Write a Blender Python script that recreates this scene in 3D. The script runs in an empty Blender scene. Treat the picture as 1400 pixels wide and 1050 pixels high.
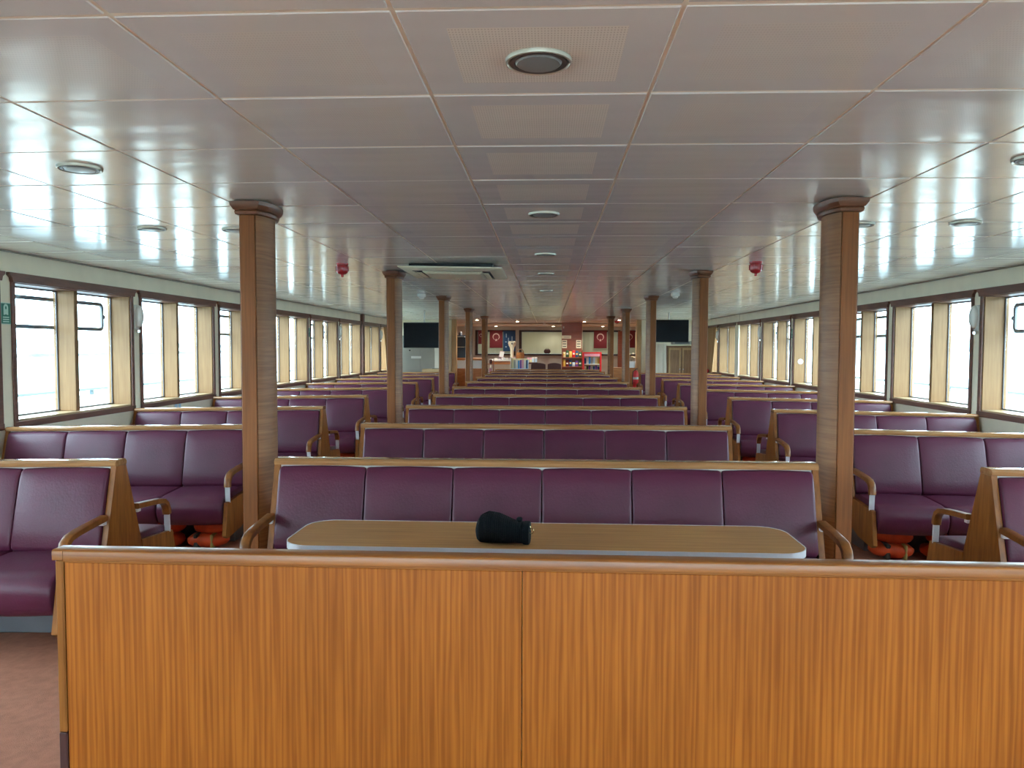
import bpy, bmesh, math, random
from mathutils import Matrix, Vector, Euler

random.seed(7)
R = math.radians
scene = bpy.context.scene
col = scene.collection

# ------------------------------------------------------------------ camera
cam_d = bpy.data.cameras.new('camera')
cam = bpy.data.objects.new('camera', cam_d)
col.objects.link(cam)
cam_d.sensor_width = 36.0
cam_d.lens = 1050.0 / 1400.0 * 36.0
cam_d.clip_end = 20000
YAW, PITCH, ROLL = math.atan(50 / 1050), math.atan(50 / 1050), 0.003
fw = Vector((-math.sin(YAW) * math.cos(PITCH), math.cos(YAW) * math.cos(PITCH), -math.sin(PITCH)))
rt = Vector((math.cos(YAW), math.sin(YAW), 0))
up = rt.cross(fw)
r2 = rt * math.cos(ROLL) + up * math.sin(ROLL)
u2 = up * math.cos(ROLL) - rt * math.sin(ROLL)
m = Matrix((r2, u2, -fw)).transposed().to_4x4()
m.translation = (0.035, 0, 1.60)
cam.matrix_world = m
scene.camera = cam

# ------------------------------------------------------------------ sky, exposure
SKY = 9.0
world = bpy.data.worlds.new('sky')
scene.world = world
world.use_nodes = True
bg = world.node_tree.nodes['Background']
bg.inputs[0].default_value = (0.68, 0.87, 1.0, 1)
bg.inputs[1].default_value = SKY
vs = scene.view_settings
vs.view_transform = 'Standard'
vs.look = 'None'
vs.exposure = 0.75
vs.gamma = 1.0
vs.use_curve_mapping = False
scene.cycles.max_bounces = 10
scene.cycles.diffuse_bounces = 6
scene.cycles.glossy_bounces = 4
scene.cycles.transparent_max_bounces = 12
scene.cycles.use_denoising = True
scene.cycles.sample_clamp_indirect = 6.0
scene.cycles.caustics_reflective = False
scene.cycles.caustics_refractive = False


# ------------------------------------------------------------------ materials
def new_mat(name):
    mt = bpy.data.materials.new(name)
    mt.use_nodes = True
    nt = mt.node_tree
    return mt, nt, nt.nodes['Principled BSDF']


def rgba(c):
    return (c[0], c[1], c[2], 1)


def plain(name, c, rough=0.5, metal=0.0, spec=0.5, noise=0.0, nscale=8.0, bump=0.0, bscale=60.0, coat=0.0, sheen=0.0):
    mt, nt, b = new_mat(name)
    b.inputs['Base Color'].default_value = rgba(c)
    b.inputs['Roughness'].default_value = rough
    b.inputs['Metallic'].default_value = metal
    b.inputs['Specular IOR Level'].default_value = spec
    b.inputs['Coat Weight'].default_value = coat
    b.inputs['Sheen Weight'].default_value = sheen
    tc = nt.nodes.new('ShaderNodeTexCoord')
    if noise:
        n = nt.nodes.new('ShaderNodeTexNoise')
        n.inputs['Scale'].default_value = nscale
        n.inputs['Detail'].default_value = 4
        nt.links.new(tc.outputs['Object'], n.inputs['Vector'])
        r = nt.nodes.new('ShaderNodeValToRGB')
        r.color_ramp.elements[0].position = 0.3
        r.color_ramp.elements[1].position = 0.7
        r.color_ramp.elements[0].color = rgba([x * (1 - noise) for x in c])
        r.color_ramp.elements[1].color = rgba([min(1, x * (1 + noise)) for x in c])
        nt.links.new(n.outputs['Fac'], r.inputs[0])
        nt.links.new(r.outputs[0], b.inputs['Base Color'])
    if bump:
        n2 = nt.nodes.new('ShaderNodeTexNoise')
        n2.inputs['Scale'].default_value = bscale
        n2.inputs['Detail'].default_value = 3
        nt.links.new(tc.outputs['Object'], n2.inputs['Vector'])
        bp = nt.nodes.new('ShaderNodeBump')
        bp.inputs['Strength'].default_value = bump
        bp.inputs['Distance'].default_value = 0.01
        nt.links.new(n2.outputs['Fac'], bp.inputs['Height'])
        nt.links.new(bp.outputs[0], b.inputs['Normal'])
    return mt


def wood(name, c1, c2, sc, rough=0.35, spec=0.5, coat=0.2, big=(2.0, 2.0, 2.0), ribbon=0.0, coat_rough=0.25):
    """grain: noise stretched by the per-axis scale sc (small along the grain)"""
    mt, nt, b = new_mat(name)
    tc = nt.nodes.new('ShaderNodeTexCoord')
    mp = nt.nodes.new('ShaderNodeMapping')
    mp.inputs['Scale'].default_value = sc
    nt.links.new(tc.outputs['Object'], mp.inputs[0])
    n = nt.nodes.new('ShaderNodeTexNoise')
    n.inputs['Scale'].default_value = 1.0
    n.inputs['Detail'].default_value = 3.0
    n.inputs['Roughness'].default_value = 0.6
    nt.links.new(mp.outputs[0], n.inputs['Vector'])
    r = nt.nodes.new('ShaderNodeValToRGB')
    r.color_ramp.elements[0].position = 0.33
    r.color_ramp.elements[1].position = 0.67
    r.color_ramp.elements[0].color = rgba(c1)
    r.color_ramp.elements[1].color = rgba(c2)
    if ribbon:
        mpw = nt.nodes.new('ShaderNodeMapping')
        mpw.inputs['Scale'].default_value = (1, 1, 0.035)
        nt.links.new(tc.outputs['Object'], mpw.inputs[0])
        wv = nt.nodes.new('ShaderNodeTexWave')
        wv.bands_direction = 'X'
        wv.inputs['Scale'].default_value = 16.0
        wv.inputs['Distortion'].default_value = 7.0
        wv.inputs['Detail'].default_value = 2.0
        wv.inputs['Detail Scale'].default_value = 2.2
        nt.links.new(mpw.outputs[0], wv.inputs['Vector'])
        mw = nt.nodes.new('ShaderNodeMix')
        mw.inputs['Factor'].default_value = ribbon
        nt.links.new(n.outputs['Fac'], mw.inputs['A'])
        nt.links.new(wv.outputs['Fac'], mw.inputs['B'])
        nt.links.new(mw.outputs['Result'], r.inputs[0])
    else:
        nt.links.new(n.outputs['Fac'], r.inputs[0])
    mp2 = nt.nodes.new('ShaderNodeMapping')
    mp2.inputs['Scale'].default_value = big
    nt.links.new(tc.outputs['Object'], mp2.inputs[0])
    n2 = nt.nodes.new('ShaderNodeTexNoise')
    n2.inputs['Scale'].default_value = 1.0
    n2.inputs['Detail'].default_value = 2.0
    nt.links.new(mp2.outputs[0], n2.inputs['Vector'])
    mx = nt.nodes.new('ShaderNodeMix')
    mx.data_type = 'RGBA'
    mx.blend_type = 'MULTIPLY'
    mx.inputs['Factor'].default_value = 0.5
    r2_ = nt.nodes.new('ShaderNodeValToRGB')
    r2_.color_ramp.elements[0].position = 0.3
    r2_.color_ramp.elements[1].position = 0.7
    r2_.color_ramp.elements[0].color = (0.62, 0.58, 0.55, 1)
    r2_.color_ramp.elements[1].color = (1, 1, 1, 1)
    nt.links.new(n2.outputs['Fac'], r2_.inputs[0])
    nt.links.new(r.outputs[0], mx.inputs['A'])
    nt.links.new(r2_.outputs[0], mx.inputs['B'])
    nt.links.new(mx.outputs['Result'], b.inputs['Base Color'])
    b.inputs['Roughness'].default_value = rough
    b.inputs['Specular IOR Level'].default_value = spec
    b.inputs['Coat Weight'].default_value = coat
    b.inputs['Coat Roughness'].default_value = coat_rough
    return mt


def glass_mat():
    mt, nt, b = new_mat('window_glass')
    nt.nodes.remove(b)
    out = nt.nodes['Material Output']
    t = nt.nodes.new('ShaderNodeBsdfTransparent')
    t.inputs[0].default_value = (0.93, 0.97, 0.97, 1)
    g = nt.nodes.new('ShaderNodeBsdfGlossy')
    g.inputs['Roughness'].default_value = 0.02
    lw = nt.nodes.new('ShaderNodeLayerWeight')
    pw = nt.nodes.new('ShaderNodeMath')
    pw.operation = 'POWER'
    nt.links.new(lw.outputs['Facing'], pw.inputs[0])
    pw.inputs[1].default_value = 5.0
    f = nt.nodes.new('ShaderNodeMath')
    f.operation = 'MULTIPLY_ADD'
    nt.links.new(pw.outputs[0], f.inputs[0])
    f.inputs[1].default_value = 0.5
    f.inputs[2].default_value = 0.035
    mx = nt.nodes.new('ShaderNodeMixShader')
    nt.links.new(f.outputs[0], mx.inputs[0])
    nt.links.new(t.outputs[0], mx.inputs[1])
    nt.links.new(g.outputs[0], mx.inputs[2])
    nt.links.new(mx.outputs[0], out.inputs[0])
    return mt


def emit_mat(name, c, s):
    mt, nt, b = new_mat(name)
    b.inputs['Base Color'].default_value = rgba(c)
    b.inputs['Emission Color'].default_value = rgba(c)
    b.inputs['Emission Strength'].default_value = s
    return mt


def ceiling_mat(perforated=True):
    """painted metal ceiling panel, glossy, with a perforated field in the middle"""
    mt, nt, b = new_mat('ceiling_metal' if perforated else 'ceiling_metal_worn')
    L = nt.links.new
    tc = nt.nodes.new('ShaderNodeTexCoord')
    sep = nt.nodes.new('ShaderNodeSeparateXYZ')
    L(tc.outputs['Object'], sep.inputs[0])

    def math_(op, a, bb=None, clamp=False):
        n = nt.nodes.new('ShaderNodeMath')
        n.operation = op
        n.use_clamp = clamp
        for i, v in enumerate((a, bb)):
            if v is None:
                continue
            if isinstance(v, (int, float)):
                n.inputs[i].default_value = v
            else:
                L(v, n.inputs[i])
        return n.outputs[0]
    ax = math_('ABSOLUTE', sep.outputs[0])
    ay = math_('ABSOLUTE', sep.outputs[1])
    inside = math_('MULTIPLY', math_('LESS_THAN', ax, 0.245), math_('LESS_THAN', ay, 0.215))
    sx = math_('SINE', math_('MULTIPLY', sep.outputs[0], 2 * math.pi / 0.009))
    sy = math_('SINE', math_('MULTIPLY', sep.outputs[1], 2 * math.pi / 0.016))
    dots = math_('GREATER_THAN', math_('MULTIPLY', math_('ADD', sx, 1.0), math_('ADD', sy, 1.0)), 2.0)
    hole = math_('MULTIPLY', inside, dots)
    geo = nt.nodes.new('ShaderNodeNewGeometry')
    n = nt.nodes.new('ShaderNodeTexNoise')
    n.inputs['Scale'].default_value = 1.6
    n.inputs['Detail'].default_value = 4
    L(geo.outputs['Position'], n.inputs['Vector'])
    r = nt.nodes.new('ShaderNodeValToRGB')
    r.color_ramp.elements[0].position = 0.3
    r.color_ramp.elements[1].position = 0.7
    r.color_ramp.elements[0].color = (0.74, 0.755, 0.72, 1)
    r.color_ramp.elements[1].color = (0.80, 0.81, 0.77, 1)
    L(n.outputs['Fac'], r.inputs[0])
    m1 = nt.nodes.new('ShaderNodeMix')
    m1.data_type = 'RGBA'
    L(inside, m1.inputs['Factor'])
    L(r.outputs[0], m1.inputs['A'])
    m1.inputs['B'].default_value = (0.90, 0.88, 0.78, 1) if perforated else (0.79, 0.795, 0.74, 1)
    m2 = nt.nodes.new('ShaderNodeMix')
    m2.data_type = 'RGBA'
    L(hole, m2.inputs['Factor'])
    L(m1.outputs['Result'], m2.inputs['A'])
    m2.inputs['B'].default_value = (0.68, 0.65, 0.56, 1) if perforated else (0.71, 0.71, 0.66, 1)
    L(m2.outputs['Result'], b.inputs['Base Color'])
    ro = math_('ADD', math_('MULTIPLY', inside, 0.12 if perforated else 0.05), 0.14)
    L(ro, b.inputs['Roughness'])
    b.inputs['Specular IOR Level'].default_value = 0.75
    b.inputs['Coat Weight'].default_value = 0.25
    b.inputs['Coat Roughness'].default_value = 0.16
    n2 = nt.nodes.new('ShaderNodeTexNoise')
    n2.inputs['Scale'].default_value = 2.2
    n2.inputs['Detail'].default_value = 1
    mpb = nt.nodes.new('ShaderNodeMapping')
    mpb.inputs['Scale'].default_value = (0.5, 2.2, 1.0)
    L(geo.outputs['Position'], mpb.inputs[0])
    L(mpb.outputs[0], n2.inputs['Vector'])
    bp = nt.nodes.new('ShaderNodeBump')
    bp.inputs['Strength'].default_value = 0.16
    bp.inputs['Distance'].default_value = 0.03
    L(n2.outputs['Fac'], bp.inputs['Height'])
    L(bp.outputs[0], b.inputs['Normal'])
    return mt


M = {}
M['panel_wood'] = wood('sapele_veneer', (0.285, 0.078, 0.008), (0.45, 0.143, 0.018), (60, 60, 1.8), rough=0.36, spec=0.35, coat=0.06, big=(1.6, 1.6, 1.0), ribbon=0.22)
M['rail_wood'] = wood('rail_wood', (0.22, 0.075, 0.017), (0.37, 0.15, 0.038), (1.5, 45, 45), rough=0.16, coat=0.7, coat_rough=0.06, big=(2, 2, 2))
M['rail_light'] = wood('bench_cap_wood', (0.36, 0.165, 0.06), (0.52, 0.27, 0.115), (1.5, 45, 45), rough=0.16, coat=0.7, coat_rough=0.06)
M['arm_wood'] = wood('arm_wood', (0.21, 0.072, 0.016), (0.34, 0.125, 0.03), (20, 20, 20), rough=0.3, spec=0.4, coat=0.1)
M['bench_wood'] = wood('bench_wood', (0.23, 0.075, 0.012), (0.42, 0.155, 0.028), (30, 30, 3), rough=0.38, spec=0.35, coat=0.08)
M['stile_wood'] = wood('stile_wood', (0.22, 0.075, 0.012), (0.34, 0.13, 0.028), (40, 40, 2), rough=0.4, spec=0.3, coat=0.0)
M['cap_wood'] = wood('cap_wood', (0.25, 0.08, 0.015), (0.40, 0.15, 0.035), (1.5, 45, 45), rough=0.3, spec=0.4, coat=0.15)
M['col_front'] = wood('column_front_veneer', (0.21, 0.068, 0.016), (0.31, 0.108, 0.027), (60, 60, 2), rough=0.45, spec=0.3, coat=0.0)
M['col_side'] = wood('column_bent_veneer', (0.23, 0.10, 0.042), (0.36, 0.165, 0.07), (3, 3, 70), rough=0.45, spec=0.3, coat=0.05)
M['col_cap'] = wood('column_cap_wood', (0.13, 0.045, 0.02), (0.21, 0.08, 0.035), (6, 6, 40), rough=0.4, coat=0.1)
M['oak'] = wood('oak_lining', (0.265, 0.145, 0.060), (0.345, 0.195, 0.085), (40, 40, 2), rough=0.45, spec=0.3, coat=0.0)
M['sill_oak'] = wood('oak_sill', (0.50, 0.35, 0.19), (0.64, 0.47, 0.27), (40, 3, 40), rough=0.3, coat=0.3)
M['frame_wood'] = wood('dark_frame_wood', (0.13, 0.050, 0.033), (0.20, 0.08, 0.05), (30, 3, 30), rough=0.45, coat=0.05)
M['table_wood'] = wood('table_laminate', (0.44, 0.22, 0.075), (0.60, 0.33, 0.12), (2.0, 60, 60), rough=0.38, spec=0.3, coat=0.0)
M['pillar_wood'] = wood('pillar_wood', (0.24, 0.065, 0.03), (0.34, 0.10, 0.045), (2, 2, 40), rough=0.4)
M['cupboard_wood'] = wood('cupboard_wood', (0.25, 0.13, 0.05), (0.36, 0.20, 0.09), (30, 30, 3), rough=0.45)
M['leather'] = plain('purple_leather', (0.094, 0.0165, 0.043), rough=0.36, spec=0.38, noise=0.10, nscale=5, bump=0.12, bscale=90)
M['white_back'] = plain('white_backing', (0.62, 0.60, 0.54), rough=0.6)
M['plinth'] = plain('grey_plinth_paint', (0.15, 0.155, 0.175), rough=0.5, noise=0.12, nscale=4)
M['alu'] = plain('brushed_aluminium', (0.82, 0.84, 0.88), rough=0.3, metal=0.25)
M['edge_band'] = plain('grey_edge_band', (0.72, 0.74, 0.78), rough=0.3, metal=0.2)
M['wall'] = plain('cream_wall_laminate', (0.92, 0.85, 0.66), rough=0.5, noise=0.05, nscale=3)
M['ceil_back'] = plain('cream_ceiling_strip', (0.88, 0.84, 0.70), rough=0.4)
M['ceiling'] = ceiling_mat(False)
M['ceiling_holes'] = ceiling_mat(True)
M['carpet'] = plain('red_brown_carpet', (0.46, 0.20, 0.13), rough=0.8, spec=0.2, noise=0.12, nscale=22, bump=0.4, bscale=300)
M['black'] = plain('black_plastic', (0.004, 0.005, 0.006), rough=0.4, spec=0.25)
M['gasket'] = plain('dark_gasket', (0.12, 0.12, 0.13), rough=0.5)  # black gasket, greyed by window glare put into its colour
M['vent_frame'] = plain('glare_grey_vent_frame', (0.20, 0.22, 0.25), rough=0.4)  # black frame lightened to grey, the glare sits in the colour
M['screen'] = plain('screen_glass', (0.002, 0.004, 0.007), rough=0.25, spec=0.15)
M['white_plastic'] = plain('white_plastic', (0.74, 0.73, 0.68), rough=0.35)
M['cream_plastic'] = plain('cream_plastic', (0.90, 0.86, 0.64), rough=0.4)
M['lamp_ring'] = plain('brass_grey_ring', (0.42, 0.38, 0.30), rough=0.3, metal=0.5)
M['lamp_dark'] = plain('dark_lamp_ring', (0.10, 0.09, 0.08), rough=0.4)
M['lamp_glass'] = plain('frosted_lamp_glass', (0.24, 0.27, 0.26), rough=0.3, spec=0.5)
M['chrome'] = plain('chrome', (0.8, 0.8, 0.8), rough=0.15, metal=1.0)
M['red_plastic'] = plain('red_plastic', (0.42, 0.012, 0.018), rough=0.2, spec=0.7)
M['green'] = plain('sign_green', (0.02, 0.20, 0.13), rough=0.4)
M['mint'] = plain('sign_mint', (0.55, 0.78, 0.66), rough=0.4)
M['knit'] = plain('black_knit', (0.006, 0.009, 0.012), rough=0.85, spec=0.2, bump=0.6, bscale=220)
M['gold'] = plain('pale_gold', (0.75, 0.6, 0.3), rough=0.25, metal=1.0)
M['orange'] = plain('orange_nylon', (0.62, 0.07, 0.012), rough=0.6, noise=0.2, nscale=12)
M['strap'] = plain('dark_strap', (0.06, 0.05, 0.04), rough=0.7)
M['yellow_strap'] = plain('yellow_strap', (0.45, 0.36, 0.12), rough=0.7)
M['glass'] = glass_mat()
M['sea'] = plain('pale_sea', (0.34, 0.42, 0.44), rough=0.35, noise=0.06, nscale=0.02)
M['hull_white'] = plain('white_hull_paint', (0.80, 0.82, 0.83), rough=0.5)
M['rail_grey'] = plain('grey_rail_paint', (0.16, 0.20, 0.22), rough=0.5)
M['deck'] = plain('pale_deck_paint', (0.55, 0.58, 0.60), rough=0.6)
M['rock'] = plain('breakwater_rock', (0.07, 0.10, 0.125), rough=0.9, noise=0.3, nscale=0.3)
M['hill'] = plain('distant_hill', (0.115, 0.17, 0.18), rough=1.0, noise=0.25, nscale=0.01)  # distance haze is put into this bluish colour
M['blind'] = plain('cream_blind', (0.62, 0.60, 0.48), rough=0.8)
M['blind_grey'] = plain('grey_blind', (0.42, 0.42, 0.36), rough=0.8)
for k_ in ('blind', 'blind_grey'):
    nt_ = M[k_].node_tree
    tr = nt_.nodes.new('ShaderNodeBsdfTranslucent')
    tr.inputs[0].default_value = (0.62, 0.58, 0.42, 1)
    mx_ = nt_.nodes.new('ShaderNodeMixShader')
    mx_.inputs[0].default_value = 0.22
    nt_.links.new(nt_.nodes['Principled BSDF'].outputs[0], mx_.inputs[1])
    nt_.links.new(tr.outputs[0], mx_.inputs[2])
    nt_.links.new(mx_.outputs[0], nt_.nodes['Material Output'].inputs[0])
M['red'] = plain('flag_red', (0.15, 0.010, 0.018), rough=0.7)
M['pale_pink'] = plain('flag_emblem', (0.62, 0.45, 0.42), rough=0.7)
M['blue'] = plain('flag_blue', (0.015, 0.075, 0.20), rough=0.7)
M['pale_blue'] = plain('pale_blue', (0.45, 0.65, 0.8), rough=0.6)
M['bright_blue'] = plain('bright_blue', (0.03, 0.25, 0.55), rough=0.4)
M['bright_red'] = plain('bright_red', (0.65, 0.025, 0.03), rough=0.35)
M['pink'] = plain('pink', (0.75, 0.35, 0.45), rough=0.6)
M['yellow'] = plain('yellow', (0.75, 0.52, 0.10), rough=0.5)
M['pale_yellow'] = plain('pale_yellow', (0.78, 0.72, 0.42), rough=0.5)
M['purple'] = plain('purple', (0.18, 0.06, 0.35), rough=0.5)
M['dark_green'] = plain('dark_green', (0.03, 0.10, 0.04), rough=0.6)
M['brown_dark'] = plain('dark_brown_vinyl', (0.06, 0.022, 0.02), rough=0.45)
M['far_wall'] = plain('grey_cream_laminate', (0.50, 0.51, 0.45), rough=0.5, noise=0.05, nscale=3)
M['far_frame'] = plain('very_dark_brown_frame', (0.030, 0.014, 0.011), rough=0.5)
M['grey'] = plain('grey_paint', (0.34, 0.33, 0.28), rough=0.5, noise=0.06, nscale=2)
M['paper'] = plain('white_paper', (0.80, 0.74, 0.60), rough=0.7, bump=0.5, bscale=9)
M['fridge'] = plain('blue_black_enamel', (0.012, 0.026, 0.05), rough=0.3)
M['orange_wood'] = wood('orange_wood', (0.42, 0.15, 0.035), (0.58, 0.24, 0.07), (4, 30, 30), rough=0.4)
M['tan_wood'] = wood('tan_wood', (0.50, 0.30, 0.12), (0.62, 0.40, 0.18), (30, 30, 3), rough=0.45)
M['curtain'] = plain('tan_curtain', (0.50, 0.31, 0.13), rough=0.8, sheen=0.3)
M['dark_curtain'] = plain('dark_red_curtain', (0.07, 0.015, 0.015), rough=0.8)
M['wicker'] = plain('wicker', (0.42, 0.17, 0.05), rough=0.7, noise=0.4, nscale=40, bump=0.5, bscale=60)
M['cardboard'] = plain('cardboard', (0.50, 0.34, 0.17), rough=0.8)
M['sticker'] = plain('pale_blue_sticker', (0.55, 0.68, 0.68), rough=0.4)
M['far_lamp'] = emit_mat('lit_lamp_glass', (1.0, 0.86, 0.62), 14.0)


# ------------------------------------------------------------------ mesh helpers
class MB:
    def __init__(self):
        self.v, self.f, self.mi = [], [], []

    def add(self, vs_, fs, mi=0):
        o = len(self.v)
        self.v += [tuple(p) for p in vs_]
        self.f += [tuple(i + o for i in f) for f in fs]
        self.mi += [mi] * len(fs)
        return self

    def box(self, x0, x1, y0, y1, z0, z1, c=0.0, mi=0, mat=None):
        """box with chamfered edges c"""
        X, Y, Z = (x0, x1), (y0, y1), (z0, z1)
        if c <= 0:
            vs_ = [(X[i], Y[j], Z[k]) for i in (0, 1) for j in (0, 1) for k in (0, 1)]
            fs = [(0, 1, 3, 2), (4, 6, 7, 5), (0, 4, 5, 1), (2, 3, 7, 6), (0, 2, 6, 4), (1, 5, 7, 3)]
        else:
            c = min(c, (x1 - x0) * .49, (y1 - y0) * .49, (z1 - z0) * .49)
            idx, vs_ = {}, []
            for i in (0, 1):
                for j in (0, 1):
                    for k in (0, 1):
                        sx, sy, sz = (1, -1)[i], (1, -1)[j], (1, -1)[k]
                        for a, p in enumerate(((X[i], Y[j] + sy * c, Z[k] + sz * c), (X[i] + sx * c, Y[j], Z[k] + sz * c), (X[i] + sx * c, Y[j] + sy * c, Z[k]))):
                            idx[i, j, k, a] = len(vs_)
                            vs_.append(p)
            g = idx
            fs = []
            for i in (0, 1):
                q = [g[i, 0, 0, 0], g[i, 0, 1, 0], g[i, 1, 1, 0], g[i, 1, 0, 0]]
                fs.append(q if i == 0 else q[::-1])
                q = [g[0, i, 0, 1], g[1, i, 0, 1], g[1, i, 1, 1], g[0, i, 1, 1]]
                fs.append(q if i == 0 else q[::-1])
                q = [g[0, 0, i, 2], g[0, 1, i, 2], g[1, 1, i, 2], g[1, 0, i, 2]]
                fs.append(q if i == 0 else q[::-1])
            for a in (0, 1):
                for b_ in (0, 1):
                    fl = (a + b_) % 2
                    q = [g[a, b_, 0, 0], g[a, b_, 0, 1], g[a, b_, 1, 1], g[a, b_, 1, 0]]
                    fs.append(q if fl == 0 else q[::-1])
                    q = [g[a, 0, b_, 0], g[a, 1, b_, 0], g[a, 1, b_, 2], g[a, 0, b_, 2]]
                    fs.append(q[::-1] if fl else q)
                    q = [g[0, a, b_, 1], g[1, a, b_, 1], g[1, a, b_, 2], g[0, a, b_, 2]]
                    fs.append(q if fl else q[::-1])
            for i in (0, 1):
                for j in (0, 1):
                    for k in (0, 1):
                        q = [g[i, j, k, 0], g[i, j, k, 1], g[i, j, k, 2]]
                        fs.append(q if (i + j + k) % 2 == 0 else q[::-1])
        if mat is not None:
            vs_ = [mat @ Vector(p) for p in vs_]
        return self.add(vs_, fs, mi)

    def prism(self, poly, axis, a0, a1, mi=0):
        """poly: 2-D points in the other two axes (x:(y,z), y:(x,z), z:(x,y))"""
        n = len(poly)

        def pt(p, a):
            return {'x': (a, p[0], p[1]), 'y': (p[0], a, p[1]), 'z': (p[0], p[1], a)}[axis]
        vs_ = [pt(p, a0) for p in poly] + [pt(p, a1) for p in poly]
        fs = [tuple(range(n)), tuple(range(2 * n - 1, n - 1, -1))]
        fs += [(i, i + n, (i + 1) % n + n, (i + 1) % n) for i in range(n)]
        return self.add(vs_, fs, mi)

    def loft(self, rings, closed=True, cap=True, mi=0):
        n = len(rings[0])
        o = len(self.v)
        for r in rings:
            self.v += [tuple(p) for p in r]
        fs = []
        for k in range(len(rings) - 1):
            for i in range(n if closed else n - 1):
                j = (i + 1) % n
                fs.append((o + k * n + i, o + k * n + j, o + (k + 1) * n + j, o + (k + 1) * n + i))
        if cap:
            fs.append(tuple(o + i for i in range(n - 1, -1, -1)))
            fs.append(tuple(o + (len(rings) - 1) * n + i for i in range(n)))
        self.f += fs
        self.mi += [mi] * len(fs)
        return self

    def lathe(self, prof, seg=20, cx=0, cy=0, mi=0, sx=1.0, sy=1.0, cap=True):
        """prof: (r, z) list"""
        rings = [[(cx + r * sx * math.cos(2 * math.pi * i / seg), cy + r * sy * math.sin(2 * math.pi * i / seg), z) for i in range(seg)] for r, z in prof]
        return self.loft(rings, cap=cap, mi=mi)

    def tube(self, pts, r, seg=8, mi=0, ry=None):
        """swept round (or w x h rectangular when ry is given) section along pts"""
        pts = [Vector(p) for p in pts]
        rings = []
        for i, p in enumerate(pts):
            d = (pts[min(i + 1, len(pts) - 1)] - pts[max(i - 1, 0)]).normalized()
            ref = Vector((1, 0, 0)) if abs(d.x) < 0.9 else Vector((0, 1, 0))
            s = ref - d * ref.dot(d)
            s.normalize()
            t = d.cross(s)
            if ry is None:
                rings.append([p + s * r * math.cos(2 * math.pi * k / seg) + t * r * math.sin(2 * math.pi * k / seg) for k in range(seg)])
            else:
                c = 0.8
                rings.append([p + s * r * a + t * ry * b for a, b in ((-1, -c), (-c, -1), (c, -1), (1, -c), (1, c), (c, 1), (-c, 1), (-1, c))])
        return self.loft(rings, mi=mi)

    def mesh(self, name, mats, smooth=35):
        me = bpy.data.meshes.new(name)
        me.from_pydata(self.v, [], self.f)
        if not isinstance(mats, (list, tuple)):
            mats = [mats]
        for mt in mats:
            me.materials.append(mt)
        bm = bmesh.new()
        bm.from_mesh(me)
        bmesh.ops.recalc_face_normals(bm, faces=bm.faces)
        bm.to_mesh(me)
        bm.free()
        if len(mats) > 1:
            for p, i in zip(me.polygons, self.mi):
                p.material_index = i
        if smooth:
            for p in me.polygons:
                p.use_smooth = True
            me.set_sharp_from_angle(angle=R(smooth))
        me.update()
        return me

    def build(self, name, mats, parent=None, smooth=35, loc=None, rot=None):
        o = bpy.data.objects.new(name, self.mesh(name, mats, smooth))
        col.objects.link(o)
        if parent:
            o.parent = parent
        if loc:
            o.location = loc
        if rot:
            o.rotation_euler = rot
        return o


def tag(o, label, cat, group=None):
    o['label'] = label
    o['category'] = cat
    if group:
        o['group'] = group
    return o


def thing(name, label, cat, loc=(0, 0, 0), rot=(0, 0, 0), group=None):
    o = bpy.data.objects.new(name, None)
    o.empty_display_size = 0.1
    col.objects.link(o)
    o.location = loc
    o.rotation_euler = rot
    return tag(o, label, cat, group)


def struct(o):
    o['kind'] = 'structure'
    return o


def inst(name, me, parent=None, mat=None):
    o = bpy.data.objects.new(name, me)
    col.objects.link(o)
    o.parent = parent
    if mat is not None:
        o.matrix_basis = mat
    return o


def arc(cx, cy, r, a0, a1, n):
    return [(cx + r * math.cos(R(a0 + (a1 - a0) * i / n)), cy + r * math.sin(R(a0 + (a1 - a0) * i / n))) for i in range(n + 1)]


def T(x, y, z):
    return Matrix.Translation((x, y, z))


# ------------------------------------------------------------------ the room
XW = 4.66            # inner face of the side walls
XO = 4.93            # outer face
Y0, Y1 = -4.4, 28.0  # hall from behind the viewer to the far wall
SLOPE = 0.0170       # deck camber outside the centre strip
PW = 2.107            # window pitch


def zf(x):
    return -max(0.0, abs(x) - 1.6) * SLOPE


def zc(x):
    return 2.463 - 0.0016 * x * x


b = MB()
xs = [-XO, -1.6, 1.6, XO]
b.loft([[(x, Y0 - .2, zf(x)) for x in xs] + [(x, Y0 - .2, zf(x) - 0.2) for x in reversed(xs)],
        [(x, Y1 + .2, zf(x)) for x in xs] + [(x, Y1 + .2, zf(x) - 0.2) for x in reversed(xs)]])
struct(b.build('floor', M['carpet'], smooth=0))

ZB, ZT = 0.950, 2.205       # window opening
gaps = [8.546 + PW * k for k in range(-6, 8)]      # centres of the piers; windows lie between
WINDOWS = [(gaps[i], gaps[i + 1]) for i in range(len(gaps) - 1)]
PIER = 0.112


def side_wall(name, s):
    b = MB()
    xa, xb = (XW, XO) if s > 0 else (-XO, -XW)
    b.box(xa, xb, Y0, Y1, -0.25, ZB - 0.02)
    b.box(xa, xb, Y0, Y1, ZT - 0.03, 2.47)
    edges = [Y0] + [g for a, c in WINDOWS for g in (a + PIER, c - PIER)] + [Y1]
    for i in range(0, len(edges), 2):
        b.box(xa, xb, edges[i], edges[i + 1], ZB - 0.02, ZT - 0.03)
    return struct(b.build(name, M['wall'], smooth=0))


side_wall('wall_left', -1)
side_wall('wall_right', 1)

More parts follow.
